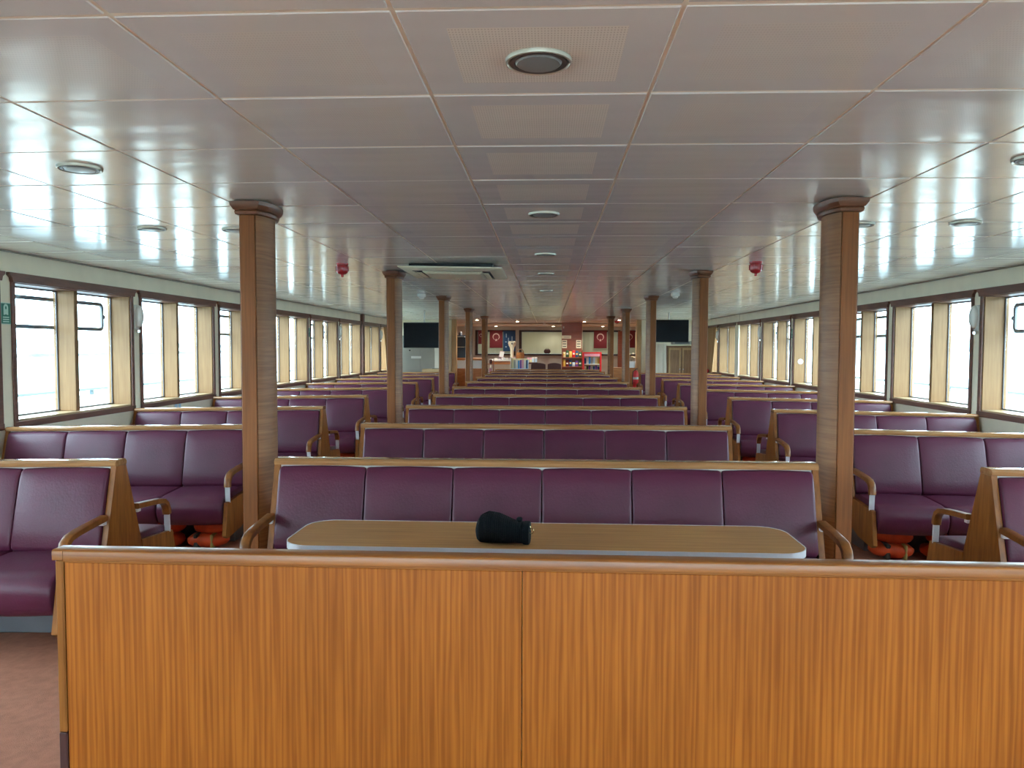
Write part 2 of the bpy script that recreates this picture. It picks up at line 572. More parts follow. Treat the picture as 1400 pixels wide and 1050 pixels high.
# unseen rear wall, its windows added to light the nearest bench back
b = MB()
b.box(-XO, XO, Y0 - .2, Y0, -0.25, 0.9)
b.box(-XO, XO, Y0 - .2, Y0, 2.25, 2.6)
for x0, x1 in ((-XO, -4.2), (-2.3, -2.0), (-0.15, 0.15), (2.0, 2.3), (4.2, XO)):
    b.box(x0, x1, Y0 - .2, Y0, 0.9, 2.25)
struct(b.build('wall_rear', M['wall'], smooth=0))
for i, (x0, x1) in enumerate(((-4.2, -2.3), (-2.0, -0.15), (0.15, 2.0), (2.3, 4.2))):
    b = MB().box(x0, x1, Y0 - .12, Y0 - .11, 0.9, 2.25)
    struct(b.build('window_%d' % (40 + i), M['glass'], smooth=0))

# ceiling: cream backing sheet + metal panels
NX = 24
cx_ = [-XO + 2 * XO * i / NX for i in range(NX + 1)]
b = MB()
b.loft([[(x, Y0 - .2, zc(x) - 0.0012) for x in cx_] + [(x, Y0 - .2, 2.62) for x in reversed(cx_)],
        [(x, Y1 + .2, zc(x) - 0.0012) for x in cx_] + [(x, Y1 + .2, 2.62) for x in reversed(cx_)]])
ceiling = struct(b.build('ceiling', M['ceil_back'], smooth=0))

SW, TL = 0.74, 0.665
strips = [(-0.37 + SW * k, 0.37 + SW * k) for k in range(-5, 6)]
strips = [(-XW, strips[0][0])] + strips + [(strips[-1][1], XW)]
tile_mesh = {}


def tile_data(w, mid):
    k = (round(w, 3), mid)
    if k not in tile_mesh:
        tile_mesh[k] = MB().box(-w / 2 + .005, w / 2 - .005, -TL / 2 + .008, TL / 2 - .008, 0, 0.012, c=0.004).mesh('ceiling_panel', M['ceiling_holes' if mid else 'ceiling'], smooth=0)
    return tile_mesh[k]


rows = []
y = 1.985 - 9 * TL
while y < 27.3 - 0.01:
    rows.append((y, min(y + TL, 27.3)))
    y += TL
rest = MB()
for (ya, yb) in rows:
    for (xa, xb) in strips:
        xc, yc, w = (xa + xb) / 2, (ya + yb) / 2, xb - xa
        ang = math.atan2(-(zc(xb) - zc(xa)), w)
        zz = (zc(xa) + zc(xb)) / 2 - 0.0045
        jit = (random.uniform(-.0045, .0045), random.uniform(-.0025, .0025))
        if 1.2 < ya < 15.8:
            o = bpy.data.objects.new('ceiling_panel', tile_data(w, abs(xc) < .1))
            col.objects.link(o)
            o.parent = ceiling
            o.location = (xc, yc, zz)
            o.rotation_euler = (jit[0], ang + jit[1], 0)
        else:
            mt = T(xc, yc, zz) @ Euler((jit[0], ang + jit[1], 0)).to_matrix().to_4x4()
            rest.box(-w / 2 + .005, w / 2 - .005, -(yb - ya) / 2 + .008, (yb - ya) / 2 - .008, 0, 0.012, mat=mt)
ro = rest.build('ceiling_panel_field', M['ceiling'], ceiling, smooth=0)
ro['kind'] = 'stuff'

# far wall and a cream soffit standing in for the brightly lit ceiling edge
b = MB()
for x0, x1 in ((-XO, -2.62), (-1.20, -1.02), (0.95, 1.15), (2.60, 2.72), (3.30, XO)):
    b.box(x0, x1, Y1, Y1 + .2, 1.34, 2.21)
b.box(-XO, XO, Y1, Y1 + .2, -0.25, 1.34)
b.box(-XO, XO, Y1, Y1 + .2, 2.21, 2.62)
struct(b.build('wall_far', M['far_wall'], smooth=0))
struct(MB().box(-XW, XW, 27.3, 27.98, 2.36, 2.44, c=.01).build('trim_1', M['ceil_back']))

# bulkheads that narrow the hall ahead of the kiosk
for nm, x0, x1, mt in (('wall_bulkhead_left', -XW, -2.93, M['wall']), ('wall_bulkhead_right', 2.83, XW, M['wall'])):
    struct(MB().box(x0, x1, 23.36, 23.46, -.06, 2.44).build(nm, mt, smooth=0))
struct(MB().box(-2.92, -2.77, 23.30, 23.5, -.02, 2.44, c=.01).build('trim_2', M['tan_wood']))
struct(MB().box(2.67, 2.82, 23.30, 23.5, -.02, 2.44, c=.01).build('trim_3', M['tan_wood']))
for i, s in enumerate((-1, 1)):
    x = s * (XW - .012)
    struct(MB().box(x - .011, x + .011, Y0 + .1, 23.3, zf(XW) + .001, zf(XW) + .09, c=.004).build('baseboard_' + ('left', 'right')[i], M['frame_wood']))
    # thin dark shadow-gap bead where wall meets ceiling
    struct(MB().box(x - .008, x + .008, Y0 + .1, 23.3, 2.412, 2.421, c=.003).build('trim_%d' % (4 + i), M['lamp_ring']))
# wall pilasters near the far end
struct(MB().box(-XW, -XW + .07, 19.08 - .09, 19.08 + .09, -.05, 2.42, c=.006).build('trim_6', M['frame_wood']))
struct(MB().box(XW - .03, XW, 19.08 - .17, 19.08 + .17, -.05, 2.42, c=.006).build('trim_7', M['wall']))


# ------------------------------------------------------------------ windows
def window_specs(s, vent):
    """parts of a window whose local y runs 0..PW between pier centres and whose x=0 is the wall face"""
    o = -s          # towards the room
    specs = []

    def xr(a, c):   # a..c measured outwards from the wall face
        return (min(s * a, s * c), max(s * a, s * c))
    ya, yb = PIER, PW - PIER
    D = 0.25

    def bx(name, xa, xb, y0, y1, z0, z1, mt, c=.004, par=None):
        x0, x1 = xr(xa, xb)
        specs.append((name, MB().box(x0, x1, y0, y1, z0, z1, c=c).mesh(name, mt), par))
        return len(specs) - 1
    # dark frame on the wall face
    bx('frame_side', -.018, -.0005, ya - .045, ya + .005, ZB - .045, ZT - .03, M['frame_wood'])
    bx('frame_side', -.018, -.0005, yb - .005, yb + .045, ZB - .045, ZT - .03, M['frame_wood'])
    bx('frame_sill', -.024, -.0005, ya - .045, yb + .045, ZB - .075, ZB - .018, M['frame_wood'])
    # cornice with flared ends
    me = MB()
    x0, x1 = xr(-.035, -.0005)
    me.prism([(ya - .045, ZT - .047), (yb + .045, ZT - .047), (yb + .055, ZT - .01), (yb + .085, ZT + .012), (yb + .085, ZT + .035), (ya - .085, ZT + .035), (ya - .085, ZT + .012), (ya - .055, ZT - .01)], 'x', x0, x1)
    specs.append(('cornice', me.mesh('cornice', M['frame_wood']), None))
    # linings
    bx('jamb', .0005, D, ya, ya + .02, ZB - .02, ZT - .03, M['oak'])
    bx('jamb', .0005, D, yb - .02, yb, ZB - .02, ZT - .03, M['oak'])
    bx('sill', .0005, D, ya + .021, yb - .021, ZB - .0195, ZB, M['sill_oak'])
    bx('head', .0005, D, ya + .021, yb - .021, ZT - .055, ZT - .0305, M['frame_wood'])
    ym = PW / 2
    bx('mullion', .03, D - .001, ym - .03, ym + .03, ZB + .0005, ZT - .0555, M['oak'])
    # glass panes with dark gaskets
    for y0, y1 in ((ya + .0215, ym - .0305), (ym + .0305, yb - .0215)):
        p = bx('pane', D - .035, D - .025, y0 + .005, y1 - .005, ZB + .005, ZT - .06, M['glass'], c=0)
        g = MB()
        gx0, gx1 = xr(D - .045, D - .036)
        for (a, c, d, e) in ((y0, y0 + .014, ZB + .001, ZT - .056), (y1 - .014, y1, ZB + .001, ZT - .056)):
            g.box(gx0, gx1, a, c, d, e)
        for (d, e) in ((ZB + .001, ZB + .016), (ZT - .071, ZT - .056)):
            g.box(gx0, gx1, y0 + .0145, y1 - .0145, d, e)
        specs.append(('gasket', g.mesh('gasket', M['gasket'], smooth=0), p))
    if vent:
        z0, z1 = 1.785, 2.06
        y0, y1 = ya + .03, yb - .11
        r = 0.045
        x = s * (D + .012)
        pts = []
        for cy, cz, a0 in ((y1 - r, z1 - r, 90), (y1 - r, z0 + r, 0), (y0 + r, z0 + r, -90), (y0 + r, z1 - r, -180)):
            for t in range(5):
                a = R(a0 - 90 * t / 4)
                pts.append((x, cy + r * math.cos(a), cz + r * math.sin(a)))
        pts.append(pts[0])
        g = MB().tube(pts, 0.014, ry=0.019)
        specs.append(('vent_frame', g.mesh('vent_frame', M['vent_frame']), None))
        vi = len(specs) - 1
        bx('vent_handle', D - .012, D + .035, y1 - .012, y1 + .035, 1.90, 1.945, M['plinth'], c=.008, par=vi)
    return specs


def put(specs, root):
    made = []
    for name, me, par in specs:
        made.append(inst(name, me, made[par] if par is not None else root))


ORD = ['first', 'second', 'third', 'fourth', 'fifth', 'sixth', 'seventh', 'eighth', 'ninth', 'tenth', 'eleventh', 'twelfth', 'thirteenth']
wn = 1
for s, side in ((-1, 'left'), (1, 'right')):
    kinds = {v: window_specs(s, v) for v in (False, True)}
    for i, (ya, yb) in enumerate(WINDOWS):
        k = i - 6       # k = -1: the window between 6.08 and 8.07
        e = bpy.data.objects.new('window_%d' % wn, None)
        wn += 1
        col.objects.link(e)
        e.location = (s * XW, ya, 0)
        e['kind'] = 'structure'
        e['label'] = '%s side wooden framed window %s, %s from the near end' % (side, 'with hopper vent' if k % 2 else 'without vent', ORD[i])
        put(kinds[bool(k % 2)], e)


# ------------------------------------------------------------------ columns
def column_meshes(inner):
    """inner = +1 when the centre of the hall lies towards +x"""
    hw, dep = 0.045, 0.31
    d = {}
    d['front_board'] = MB().box(-hw, hw, 0, .02, 0, 2.46, c=.004).mesh('front_board', M['col_front'])
    d['back_board'] = MB().box(-hw, hw, dep - .02, dep, 0, 2.46, c=.004).mesh('back_board', M['col_front'])
    d['edge_bead'] = None

    def side(sgn, bulge):
        pts = [(hw + bulge * math.sin(math.pi * t) ** 0.75 + .004, .006 + (dep - .012) * t) for t in [i / 12 for i in range(13)]]
        poly = [(sgn * x, y) for x, y in pts] + [(sgn * (hw - .01), dep - .021), (sgn * (hw - .01), .021)]
        return MB().prism(poly, 'z', 0, 2.459).mesh('bent_side', M['col_side'])
    d['in'] = side(inner, 0.048)
    d['out'] = side(-inner, 0.014)

    def ring(z, e):
        pts = []
        for i in range(13):
            t = i / 12
            pts.append((inner * (hw + .05 * math.sin(math.pi * t) ** .75 + e), -e + (dep + 2 * e) * t))
        for i in range(13):
            t = 1 - i / 12
            pts.append((-inner * (hw + .014 * math.sin(math.pi * t) ** .75 + e), -e + (dep + 2 * e) * t))
        return [(x, y, z) for x, y in pts]
    d['cap'] = MB().loft([ring(2.372, .008), ring(2.376, .018), ring(2.39, .022), ring(2.398, .018), ring(2.402, .026), ring(2.425, .040), ring(2.44, .042), ring(2.4465, .042)]).mesh('cap_moulding', M['col_cap'], smooth=25)
    d['foot'] = MB().loft([ring(0.003, .014), ring(0.10, .014), ring(0.108, .008)]).mesh('foot_band', M['frame_wood'], smooth=25)
    return d


for s, side in ((-1, 'left'), (1, 'right')):
    cm = column_meshes(-s)
    for i in range(5):
        t = thing('column', 'slim brown wooden column with moulded cap, %s in the %s row from the viewer' % (ORD[i], side), 'column',
                  (s * 1.735, 4.46 + 4.1 * i, zf(1.735)), group='wooden columns along the aisles')
        inst('front_board', cm['front_board'], t)
        inst('back_board', cm['back_board'], t)
        inst('bent_side', cm['in'], t)
        inst('bent_side', cm['out'], t)
        inst('cap_moulding', cm['cap'], t)
        inst('foot_band', cm['foot'], t)


# ------------------------------------------------------------------ benches
def cushion_loft(prof, w, edge=0.016):
    """prof: closed (y,z) loop; lofted along x with rounded ends"""
    n = len(prof)
    cy = sum(p[0] for p in prof) / n
    cz = sum(p[1] for p in prof) / n
    hy = (max(p[0] for p in prof) - min(p[0] for p in prof)) / 2
    hz = (max(p[1] for p in prof) - min(p[1] for p in prof)) / 2
    st = [(0.0, edge), (0.15 * edge, .55 * edge), (.5 * edge, .2 * edge), (1.1 * edge, 0.0), (.12, -.004), (w / 2, -.006)]
    full = st + [(w - x, d) for x, d in reversed(st[:-1])]
    rings = []
    for x, d in full:
        rings.append([(x - w / 2, cy + (p[0] - cy) * (1 - d / hy), cz + (p[1] - cz) * (1 - d / hz)) for p in prof])
    return MB().loft(rings)


def back_profile(h, t):
    # front face towards -y, slightly puffed, rounded top and bottom
    pts = [(0, 0.0)]
    pts += [(-t * .45, 0.0), (-t * .80, .008), (-t * .97, .03)]
    pts += [(-t * 1.06, h * .25), (-t * 1.08, h * .5), (-t * 1.02, h * .78)]
    pts += [(-t * .92, h - .045), (-t * .74, h - .016), (-t * .42, h - .002), (0, h)]
    return pts


def seat_profile():
    return [(-.15, .335), (-.15, .452), (-.22, .458), (-.36, .452), (-.50, .444), (-.565, .434), (-.605, .412), (-.628, .378), (-.634, .335), (-.626, .285), (-.605, .242), (-.58, .225), (-.555, .235), (-.54, .28), (-.53, .335)]


BH, BT = 0.475, 0.055
BACK_TILT = math.atan2(0.125, 0.47)


def bench_meshes(W, n):
    cw = (W - 0.07) / n
    d = {'cw': cw}
    d['back'] = cushion_loft(back_profile(BH, BT), cw - .004).mesh('back_cushion', M['leather'], smooth=50)
    d['seat'] = cushion_loft(seat_profile(), cw - .004).mesh('seat_cushion', M['leather'], smooth=50)
    d['cap'] = MB().prism([(-.056, .917), (-.06, .925), (-.06, .938), (-.05, .949), (-.03, .953), (.03, .953), (.05, .949), (.06, .938), (.06, .925), (.056, .917)], 'x', -W / 2, W / 2).mesh('cap_rail', M['rail_light'], smooth=40)
    d['core'] = MB().prism([(-.035, .916), (.035, .916), (.135, .44), (.135, .331), (-.135, .331), (-.135, .44)], 'x', -W / 2 + .034, W / 2 - .034).mesh('back_board', M['white_back'], smooth=0)
    d['end'] = MB().prism([(-.052, .916), (.052, .916), (.19, .44), (.20, .30), (.17, .22), (-.17, .22), (-.20, .30), (-.19, .44)], 'x', -.016, .016).mesh('end_panel', M['bench_wood'], smooth=0)
    d['side'] = MB().prism([(-.20, .425), (-.585, .395), (-.640, .145), (-.60, .120), (-.35, .150), (-.201, .20)], 'x', -.015, .015).mesh('seat_side', M['bench_wood'], smooth=0)
    d['frame'] = MB().box(-W / 2 + .034, W / 2 - .034, -.52, -.205, .27, .334, c=.004).mesh('seat_frame', M['bench_wood'])
    d['core_post'] = MB().box(-W / 2 + .12, W / 2 - .12, -.12, .12, .2195, .3305, c=.004).mesh('plinth_riser', M['plinth'])
    d['plinth'] = MB().box(-W / 2 + .10, W / 2 - .10, -.235, .235, .002, .219, c=.006).mesh('plinth', M['plinth'])
    # armrest: bent wood arm, flat aluminium post
    path = [(0, -.165, .640), (0, -.24, .634), (0, -.34, .626), (0, -.43, .617), (0, -.49, .606), (0, -.525, .582), (0, -.540, .548), (0, -.545, .51)]
    d['arm'] = MB().tube(path, .024, ry=.017).mesh('armrest', M['arm_wood'], smooth=40)
    d['post'] = MB().box(-.02, .02, -.549, -.541, .39, .512, c=.002).mesh('arm_post', M['alu'])
    d['clip'] = MB().box(-.016, .016, -.20, -.165, .602, .622, c=.003).mesh('arm_bracket', M['alu'])
    return d


RZ = Matrix.Rotation(math.pi, 4, 'Z')


def make_bench(d, W, n, t, ends, sides=(0, 1)):
    """ends: x signs that carry armrests; sides: 0 faces the viewer, 1 faces away"""
    cw = d['cw']
    inst('cap_rail', d['cap'], t)
    inst('back_board', d['core'], t)
    inst('plinth', d['plinth'], t)
    inst('plinth_riser', d['core_post'], t)
    for sx in (-1, 1):
        inst('end_panel', d['end'], t, T(sx * (W / 2 - .016), 0, 0))
    for sd in sides:
        S = RZ if sd else Matrix.Identity(4)
        inst('seat_frame', d['frame'], t, S)
        for k in range(n):
            x = -W / 2 + .035 + cw * (k + .5)
            mt = S @ T(x, -.152, .446) @ Matrix.Rotation(-BACK_TILT, 4, 'X')
            inst('back_cushion', d['back'], t, mt)
            inst('seat_cushion', d['seat'], t, S @ T(x, 0, 0))
        for sx in (-1, 1):
            q = -sx if sd else sx
            inst('seat_side', d['side'], t, S @ T(q * (W / 2 - .016), 0, 0))
            if sx in ends:
                a = inst('armrest', d['arm'], t, S @ T(q * (W / 2 - .016), 0, 0))
                inst('arm_post', d['post'], a)
                inst('arm_bracket', d['clip'], a)


WC, WS = 3.10, 2.16
dc, ds = bench_meshes(WC, 6), bench_meshes(WS, 4)
PITCH_ROW, ROW0 = 2.05, 4.41
for i in range(10):
    lab = 'long six-seat purple bench directly behind the table' if i == 0 else 'long six-seat purple bench in the middle, %s row behind the table' % ORD[i]
    t = thing('passenger_bench', lab, 'bench', (0, ROW0 + PITCH_ROW * i, 0), group='long benches between the columns')
    make_bench(dc, WC, 6, t, (-1, 1))
XS = 3.535
for s, side in ((-1, 'left'), (1, 'right')):
    for i in range(9):
        t = thing('window_bench', 'shorter four-seat purple bench by the %s windows, %s row from the viewer' % (side, ORD[i]), 'bench',
                  (s * XS, ROW0 - 0.04 + PITCH_ROW * i, zf(XS)), (0, s * math.atan(SLOPE), 0), group='shorter benches by the %s windows' % side)
        make_bench(ds, WS, 4, t, (-s,))

# ------------------------------------------------------------------ the nearest bench, seen from its plain wooden back
WP = 3.12
YP = 2.395
t = thing('partition_bench', 'nearest bench seen from behind, a tall orange-brown striped wooden back panel', 'bench', (-.016, YP, 0), (0, 0, -0.009))
XJ = -0.029
MB().box(-WP / 2 + .032, XJ - .0012, 0, .022, .004, .893, c=.0015).build('back_panel', M['panel_wood'], t)
o = MB().box(XJ + .0012, WP / 2 - .032, 0, .022, .004, .893, c=.0015).build('back_panel', M['panel_wood'], t)
for sx in (-1, 1):
    x = sx * (WP / 2 - .0155)
    st = MB().box(x - .0135, x + .0135, -.004, .07, 0.325, .9015, c=.004).build('stile', M['stile_wood'], t)
    MB().box(x - .0142, x + .0142, -.005, .071, .004, 0.324, c=.004).build('scuffed_foot', M['brown_dark'], st)
MB().box(-WP / 2 + .030, WP / 2 - .030, -.003, .03, .894, .9015, c=.0015).build('batten', M['cap_wood'], t)
for x0, x1 in ((-WP / 2 - .002, -WP / 2 + .034), (-WP / 2 + .0355, WP / 2 + .002)):
    MB().prism([(-.010, .902), (-.012, .904), (-.012, .931), (-.010, .935), (-.006, .937), (.050, .937), (.055, .935), (.058, .930), (.057, .902)], 'x', x0, x1).build('cap_rail', M['cap_wood'], t, smooth=40)
MB().prism([(.024, .892), (.05, .892), (.17, .44), (.17, .30), (.024, .30)], 'x', -WP / 2 + .034, WP / 2 - .034).build('back_board', M['white_back'], t, smooth=0)
MB().box(-WP / 2 + .10, WP / 2 - .10, .03, .26, .004, .21, c=.006).build('plinth', M['plinth'], t)
pm = bench_meshes(WP, 6)
SH = T(0, .03, 0) @ RZ
inst('seat_frame', pm['frame'], t, SH)
for k in range(6):
    x = -WP / 2 + .035 + pm['cw'] * (k + .5)
    inst('back_cushion', pm['back'], t, SH @ T(x, -.152, .428) @ Matrix.Rotation(-BACK_TILT, 4, 'X'))
    inst('seat_cushion', pm['seat'], t, SH @ T(x, 0, 0))
for sx in (-1, 1):
    inst('seat_side', pm['side'], t, SH @ T(sx * (WP / 2 - .016), 0, 0))
    a = inst('armrest', pm['arm'], t, SH @ T(sx * (WP / 2 - .016), 0, 0))
    inst('arm_post', pm['post'], a)

# ------------------------------------------------------------------ table
TY0, TY1, TX0, TX1, TZ = 3.18, 3.675, -1.135, 1.115, 0.75


def rrect(x0, x1, y0, y1, r, n=8):
    return arc(x1 - r, y1 - r, r, 0, 90, n) + arc(x0 + r, y1 - r, r, 90, 180, n) + arc(x0 + r, y0 + r, r, 180, 270, n) + arc(x1 - r, y0 + r, r, 270, 360, n)


t = thing('table', 'long wood-topped table with rounded corners and grey metal edge', 'table', (0, .006, .002), (0, 0, -0.006))
MB().prism(rrect(TX0 + .004, TX1 - .004, TY0 + .004, TY1 - .004, .126), 'z', TZ - .026, TZ).build('table_top', M['table_wood'], t, smooth=40)
ou, inn = rrect(TX0, TX1, TY0, TY1, .13), rrect(TX0 + .0042, TX1 - .0042, TY0 + .0042, TY1 - .0042, .1258)
n = len(ou)
b = MB()
vs_ = [(x, y, TZ - .03) for x, y in ou] + [(x, y, TZ + .0015) for x, y in ou] + [(x, y, TZ + .0015) for x, y in inn] + [(x, y, TZ - .03) for x, y in inn]
fs = []
for q in range(4):
    for i in range(n):
        j = (i + 1) % n
        q2 = (q + 1) % 4
        fs.append((q * n + i, q * n + j, q2 * n + j, q2 * n + i))
b.add(vs_, fs)
b.build('edge_band', M['edge_band'], t, smooth=40)
for x in (-.7, .7):
    g = MB().tube([(x, 3.42, .03), (x, 3.42, .7145)], .035, seg=16).build('pedestal', M['alu'], t)
    MB().lathe([(.17, .002), (.17, .012), (.06, .03), (.036, .05)], 24, x, 3.42).build('foot_plate', M['alu'], g)
    MB().box(x - .14, x + .14, 3.33, 3.51, .705, .7135, c=.003).build('mounting_plate', M['alu'], g)

# ------------------------------------------------------------------ black knitted pouch
t = thing('knit_pouch', 'small black ribbed knit pouch lying on the table', 'pouch', (-0.158, 3.285, TZ + .004), (0, 0, R(-6)))
t.scale = (1.07, 1.0, 1.1)
NS = 40
prof = []   # along x: centre z, half height, half depth
key = [(-.110, .050, .012, .02), (-.104, .050, .036, .042), (-.09, .056, .052, .058), (-.06, .0625, .060, .064), (-.02, .060, .0575, .062), (.02, .053, .050, .056), (.05, .048, .043, .050), (.075, .046, .0415, .048), (.10, .0445, .041, .046)]


def lerp_key(x):
    for a, c in zip(key, key[1:]):
        if a[0] <= x <= c[0]:
            u = (x - a[0]) / (c[0] - a[0])
            return [a[i] + (c[i] - a[i]) * u for i in range(1, 4)]
    return list(key[-1][1:])


rings = []
NX_ = 84
for i in range(NX_ + 1):
    x = -.110 + .198 * i / NX_
    cz, hz, hy = lerp_key(x)
    rb = 1 + .035 * math.cos(x * 2 * math.pi / .0066) * (1 if x > -.1 else 0)
    ring = []
    for k in range(NS):
        a = 2 * math.pi * k / NS
        ca, sa = math.cos(a), math.sin(a)
        yy = hy * rb * math.copysign(abs(ca) ** .8, ca)
        zz = cz + hz * rb * math.copysign(abs(sa) ** .8, sa)
        ring.append((x, yy, max(0.0, zz)))
    rings.append(ring)
MB().loft(rings).build('knit_body', M['knit'], t, smooth=60)
rings = []
for x, e in ((.0835, .0), (.085, .0025), (.089, .003), (.105, .003), (.109, .001), (.109, -.006)):
    rings.append([(x, (.046 + e) * math.copysign(abs(math.cos(2 * math.pi * k / 24)) ** .7, math.cos(2 * math.pi * k / 24)),
                   max(.0, .0445 + (.041 + e) * math.copysign(abs(math.sin(2 * math.pi * k / 24)) ** .7, math.sin(2 * math.pi * k / 24)))) for k in range(24)])
MB().loft(rings).build('cuff', M['knit'], t, smooth=50)
tb = MB().box(.055, .078, -.012, .012, .088, .105, c=.005).build('pull_tab', M['knit'], t)
pts = [(.115 + .009 * math.cos(a * math.pi / 8), .0, .052 + .011 * math.sin(a * math.pi / 8)) for a in range(17)]
MB().tube(pts, .0015, seg=6).build('ring', M['gold'], t)
MB().tube([(.110, 0, .07), (.1125, 0, .062), (.113, 0, .055)], .0015, seg=6).build('chain_link', M['gold'], t)


# ------------------------------------------------------------------ ceiling fittings
def dl_meshes(r, lit=False):
    ring = MB().lathe([(r * .86, 0.004), (r * .96, -.008), (r, -.006), (r * 1.02, .002), (r * 1.02, .006)], 28).mesh('trim_ring', M['lamp_ring'])
    dark = MB().lathe([(r * .70, .001), (r * .74, -.006), (r * .87, -.0062), (r * .88, .001)], 28).mesh('inner_ring', M['lamp_dark'])
    lens = MB().lathe([(r * .72, .0015), (r * .715, -.004), (r * .66, -.009), (r * .35, -.012), (r * .02, -.0125)], 28).mesh('lens', M['far_lamp'] if lit else M['lamp_glass'])
    return ring, dark, lens


def downlight(me, x, y, label, group):
    ang = math.atan(0.0032 * x)
    t = thing('downlight', label, 'ceiling light', (x, y, zc(x) - .0100), (0, ang, 0), group)
    for nm, mm in zip(('trim_ring', 'inner_ring', 'lens'), me):
        inst(nm, mm, t)
    return t


dm = dl_meshes(0.098)
for y, lab in ((2.34, 'large round unlit downlight, the nearest one in the middle of the ceiling'), (4.98, 'round unlit downlight in the middle strip, second from the viewer'),
               (7.12, 'round unlit downlight in the middle strip, third from the viewer'), (8.98, 'round unlit downlight in the middle strip, fourth from the viewer'),
               (11.64, 'round unlit downlight in the middle strip, fifth from the viewer')):
    downlight(dm, 0, y, lab, 'downlights in the middle strip')
for x, y, lab in ((-2.20, 3.60, 'round cream downlight high over the left aisle, nearest of its side'), (-2.81, 5.42, 'round downlight over the left windows bench, farther from the left column'),
                  (-2.235, 5.52, 'round downlight just behind the nearest left column'), (2.20, 3.57, 'round cream downlight over the right aisle at the picture edge'),
                  (2.154, 5.41, 'round downlight just behind the nearest right column'), (2.82, 5.33, 'round downlight over the right window bench, farther from the right column')):
    downlight(dm, x, y, lab, 'downlights over the side aisles')

# red alarm beacons
for s, side, y in ((-1, 'left', 7.78), (1, 'right', 7.72)):
    x = s * 2.07
    t = thing('alarm_beacon', 'red dome shaped alarm beacon hanging from the %s side of the ceiling' % side, 'alarm', (x, y, zc(x) - .004), group='red alarm beacons')
    MB().lathe([(.062, 0), (.062, -.018), (.057, -.022)], 20).build('base_ring', M['red_plastic'], t)
    MB().lathe([(.056, -.0225), (.060, -.04), (.061, -.075), (.052, -.098), (.034, -.112), (.014, -.117)], 20).build('dome', M['red_plastic'], t)
    MB().lathe([(.013, -.1175), (.014, -.135), (.010, -.141), (.002, -.142)], 14).build('test_knob', M['red_plastic'], t)
    for k in range(6):
        a = k * math.pi / 3
        MB().box(.0615, .067, -.004, .004, -.085, -.03, c=.001).build('rib', M['red_plastic'], t, rot=(0, 0, a))

# smoke detectors
for s, side, y in ((-1, 'left', 12.2), (1, 'right', 12.06)):
    x = s * 1.99
    t = thing('smoke_detector', 'small white smoke detector box beyond the second %s column' % side, 'detector', (x, y, zc(x) - .004), group='white smoke detectors')
    MB().box(-.06, .06, -.06, .06, -.055, 0, c=.008).build('housing', M['white_plastic'], t)
    MB().lathe([(.045, -.0555), (.043, -.075), (.025, -.088), (.004, -.09)], 18).build('sensor', M['white_plastic'], t)

# air-conditioning cassette
t = thing('air_conditioner', 'square cream ceiling air-conditioner cassette near the second left column', 'air conditioner', (-0.97, 8.28, zc(-.97) - .050), (R(-.5), R(1.0), 0))
HW = .53
b = MB()


def sq(h, z):
    return [(-h, -h, z), (h, -h, z), (h, h, z), (-h, h, z)]


b.loft([sq(.44, .0), sq(HW, -.002), sq(HW, -.012), sq(HW - .025, -.026), sq(.40, -.034), sq(.40, -.02)], cap=False)
b.build('face_frame', M['cream_plastic'], t, smooth=25)
MB().box(-.43, .43, -.43, .43, .0, .042).build('duct_box', M['black'], t, smooth=0)
MB().box(-.40, .40, -.40, .40, -.019, -.001).build('dark_slot', M['black'], t, smooth=0)
MB().loft([sq(.31, -.0195), sq(.31, -.036), sq(.285, -.052), sq(.02, -.054)]).build('intake_grille', M['cream_plastic'], t, smooth=25)
for k in range(4):
    MB().box(-.27, .27, .322, .378, -.046, -.038, c=.003).build('louvre', M['cream_plastic'], t, rot=(0, 0, k * math.pi / 2))
for k in range(4):
    MB().box(.335, .40, .335, .40, -.037, -.0345).build('corner_cover', M['lamp_dark'], t, rot=(0, 0, k * math.pi / 2))


# televisions
def television(x, y, z0, z1, w, label, rz):
    zt = zc(x) - .003
    t = thing('television', label, 'television', (x, y, z0), (0, 0, rz), 'hanging televisions')
    h = z1 - z0
    MB().box(-w / 2, w / 2, 0, .045, 0, h, c=.006).build('bezel', M['black'], t)
    MB().box(-w / 2 + .014, w / 2 - .014, -.003, -.0005, .02, h - .014).build('screen', M['screen'], t, smooth=0)
    MB().box(-.2, .2, .046, .10, h * .25, h * .75, c=.01).build('rear_housing', M['black'], t)
    p = MB().tube([(0, .13, h * .5), (0, .13, zt - z0)], .018, seg=12).build('ceiling_pole', M['white_plastic'], t)
    MB().box(-.06, .06, .101, .112, h * .4, h * .6, c=.003).build('bracket', M['white_plastic'], p)


television(-2.83, 17.5, 1.583, 2.165, .93, 'black television hanging from a white pole beside the third left column', 0)
television(2.93, 18.6, 1.735, 2.275, .90, 'black television hanging from a white pole beside the second right column', 0)


# ------------------------------------------------------------------ wall fittings
def bulkhead_lamp(s, y, label):
    t = thing('wall_lamp', label, 'lamp', (s * XW, y, 1.92), (0, 0, 0 if s < 0 else math.pi), 'oval wall lamps')
    MB().box(.0005, .022, -.05, .05, -.13, .15, c=.008).build('back_plate', M['white_plastic'], t)
    rings = []
    for e, x in ((1.0, .0225), (1.0, .045), (.9, .065), (.65, .08), (.2, .087)):
        rings.append([(x, .048 * e * math.cos(2 * math.pi * k / 20), .02 + .125 * e * math.sin(2 * math.pi * k / 20)) for k in range(20)])
    MB().loft(rings).build('lens', M['white_plastic'], t, smooth=50)
    MB().tube([(.03, 0, -.135), (.03, 0, -.165)], .02, seg=12).build('end_cap', M['chrome'], t)


